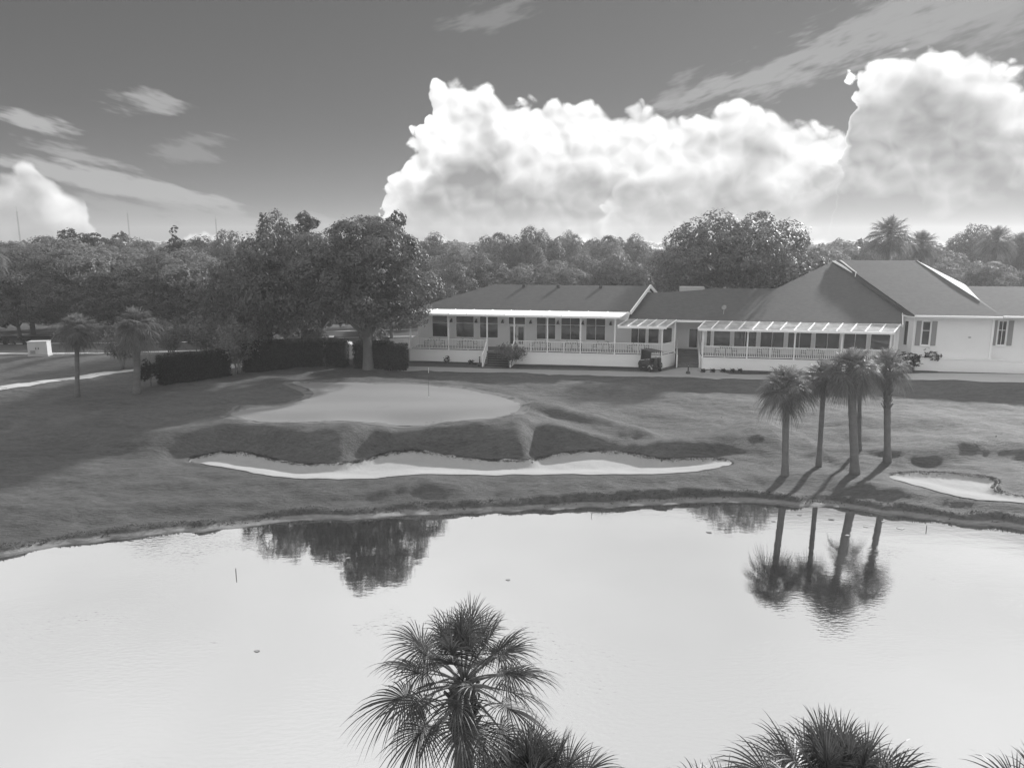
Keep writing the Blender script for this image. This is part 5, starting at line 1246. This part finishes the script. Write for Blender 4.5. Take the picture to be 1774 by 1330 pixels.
for px, py, lab in ((831, 634, 'dark bollard light at the foot of the porch stairs'), (1192, 648, 'dark bollard light beside the brick steps')):
    p = at_z(px, py, 3.3); e = empty('bollard_light', (p.x, p.y, gz(p.x, p.y)), 0, lab, 'lamp')
    MB().lathe([(.055, -.1), (.055, .72), (.05, .74)], 12).build('post', M['dark'], e, True); MB().lathe([(.06, .80), (.10, .82), (.10, .86), (.02, .92)], 12).build('cap', M['dark'], e); MB().lathe([(.04, .74), (.045, .80)], 12).build('lens', M['cabinet'], e)
    MB().lathe([(.2, -.1), (.22, .1), (.17, .24), (.12, .26)], 10).build('base_drum', M['dark'], e)
for px, py, h_, tilt, lab in ((409, 996, .34, .02, 'lone thin stake standing out in the open pond'), (97, 924, .42, .25, 'leaning stake on the muddy shore'), (1025, 893, .24, .05, 'short stake in the shallows before the bank'), (1605, 917, .24, -.05, 'short stake in the shallows beside the palm reflections')):
    p = at_z(px, py, 0.0); zb = min(gz(p.x, p.y), 0.1)
    MB().tube([(0, 0, -.15), (tilt * h_ * .5, 0, h_ * .5 - min(zb, 0)), (tilt * h_, 0, h_ - min(zb, 0))], [.022, .02, .016], 7).build('stake', M['dark'])
    o = col.objects[-1]; o.location = (p.x, p.y, zb); tag(o, lab, 'stake')
for px, top, Y, lab in ((28, 358, 380, 'hazy radio mast above the pale cumulus at the wood beyond the road'), (220, 362, 400, 'hazy radio mast rising over the road trees'), (373, 372, 420, 'faint radio mast between the two pointed pines')):
    p = at_y(px, top, Y); e = empty('radio_mast', (p.x, p.y, 3.0), 0, lab, 'mast'); hgt = p.z - 3
    for k in range(3):
        a = k * 2.094; MB().bar((.32 * math.cos(a), .32 * math.sin(a), -.3), (.25 * math.cos(a), .25 * math.sin(a), hgt * .92), .1).build('leg', M['shutter'], e)
    b = MB(); n = 22
    for k in range(n):
        for j in range(3):
            a0, a1 = j * 2.094, (j + 1) * 2.094; z0, z1 = hgt * .92 * k / n, hgt * .92 * (k + 1) / n
            b.bar((.28 * math.cos(a0), .28 * math.sin(a0), z0), (.28 * math.cos(a1), .28 * math.sin(a1), z1), .05)
    b.build('bracing', M['shutter'], e); MB().bar((0, 0, hgt * .9), (0, 0, hgt), .1).build('antenna', M['shutter'], e)
def car(loc, rz, label):
    e = empty('parked_car', loc, rz, label, 'car', None)
    lo = [(-2.2, .35), (-2.25, .7), (-2.1, .95), (-.9, 1.0), (.9, .95), (1.9, .82), (2.2, .62), (2.2, .35)]; n = len(lo)
    MB().add([(x, -.87, z) for x, z in lo] + [(x, .87, z) for x, z in lo], [tuple(range(n)), tuple(range(2 * n - 1, n - 1, -1))] + [(i, n + i, n + (i + 1) % n, (i + 1) % n) for i in range(n)])
    b = MB(); b.add([(x, -.87, z) for x, z in lo] + [(x, .87, z) for x, z in lo], [tuple(range(n)), tuple(range(2 * n - 1, n - 1, -1))] + [(i, n + i, n + (i + 1) % n, (i + 1) % n) for i in range(n)]); bevel(b.build('body', M['carpaint'], e), .08, 3)
    c = [(-2.0, .96), (-1.5, 1.5), (.1, 1.5), (1.0, .94)]; k = len(c)
    cb = MB(); cb.add([(x, -.80 + (z - .95) * .25, z) for x, z in c] + [(x, .80 - (z - .95) * .25, z) for x, z in c], [tuple(range(k)), tuple(range(2 * k - 1, k - 1, -1))] + [(i, k + i, k + (i + 1) % k, (i + 1) % k) for i in range(k)]); bevel(cb.build('cabin_glass', M['glass'], e), .03)
    rf = MB(); rf.slab([(-1.55, -.68, 1.53), (.12, -.68, 1.53), (.12, .68, 1.53), (-1.55, .68, 1.53)], .06); bevel(rf.build('roof', M['carpaint'], e), .03, 3)
    for x in (-1.35, 1.35):
        for y in (-.84, .84):
            w = MB().lathe([(.2, -.1), (.3, -.11), (.32, -.08), (.32, .08), (.3, .11), (.2, .1)], 20); o = link('wheel', w.mesh('wheel', M['rubber'], True), e, (x, y, .32), (math.pi / 2, 0, 0)); MB().lathe([(.2, -.09), (.04, -.105), (.04, .105), (.2, .09)], 14).build('rim', M['metal'], o)
    for y in (-.6, .6): MB().box(2.16, 2.22, y - .16, y + .16, .62, .74).build('headlight', M['trim'], e); MB().box(-2.26, -2.2, y - .16, y + .16, .7, .84).build('tail_light', M['shutter'], e)
    for s_ in (-1, 1):
        for x in (-.75, .25): MB().box(x, x + .9, s_ * .872 - .004, s_ * .872 + .004, .45, .92).build('door', M['carpaint'], e)
for px, Y, rz, lab in ((497, 81.0, R(12), 'white car behind the long hedge, roof glinting under the oaks'), (577, 82.0, R(8), 'white car behind the hedge, its roof beside the large oak trunk')):
    p = at_y(px, 600, Y); car((p.x, Y, gz(p.x, Y) + .02), rz, lab)
# a neighbouring house among the trees
p = at_y(862, 462, 150); e = empty('house', (p.x, p.y, gz(p.x, p.y)), R(-20), 'hazy house roof half hidden in the wood behind the clubhouse', 'house'); hz_ = p.z - gz(p.x, p.y)
MB().box(-4, 4, -4, 4, -.2, hz_ - 2.2).build('wall', M['wall'], e)
MB().add([(-5.5, -4.6, hz_ - 2.3), (5.5, -4.6, hz_ - 2.3), (5.5, 4.6, hz_ - 2.3), (-5.5, 4.6, hz_ - 2.3), (-5.5, 0, hz_), (5.5, 0, hz_)], [(0, 1, 5, 4), (2, 3, 4, 5), (0, 4, 3), (1, 2, 5), (3, 2, 1, 0)]).build('roof', M['shutter'], e)
for x in (-3, 0, 3): MB().box(x - .5, x + .5, -4.05, -4.0, hz_ - 4, hz_ - 2.7).build('window', M['glass'], e)
# floating leaves and scum on the pond
rs = random.Random(9); lp = []
for k in range(5):
    n = 9; b = MB(); pts = [(math.cos(i * 6.283 / n) * rs.uniform(.6, 1), math.sin(i * 6.283 / n) * rs.uniform(.35, .7)) for i in range(n)]; b.prism(pts, 0, .012); lp.append(b.mesh('floating_leaf', M['mud']))
spots = [(603, 966), (880, 1004), (1222, 898), (1228, 922), (1250, 905), (1440, 900), (1500, 912), (1530, 903), (1385, 892), (1560, 915), (1340, 903), (1468, 927), (1270, 893), (445, 1127)]
for i, (px, py) in enumerate(spots):
    p = at_z(px, py, .006); o = link('floating_leaf', lp[i % 5], None, (p.x, p.y, .006), (0, 0, rs.uniform(-.4, .4)), (rs.uniform(.10, .24),) * 2 + (1,))
    tag(o, 'small pale leaf patch floating flat on the pond', 'floating leaf', 'leaf patches floating on the pond')

# ---------------------------------------------------------------- haze: one closed box of even air around everything
HZ0, HZ1 = -3.0, 38.0
b = MB().box(-1250, 1250, -70, 1250, HZ0, HZ1)
hm, ht, ho = new_mat('haze_air')
pv = ht.node('ShaderNodeVolumePrincipled'); pv.inputs['Color'].default_value = (0.72, 0.72, 0.72, 1); pv.inputs['Density'].default_value = HAZE; pv.inputs['Anisotropy'].default_value = 0.35
ht.l.new(pv.outputs[0], ho.inputs['Volume'])
ho_ = b.build('haze', hm); tag(ho_, 'thin pale haze filling the air', 'haze', kind='stuff')
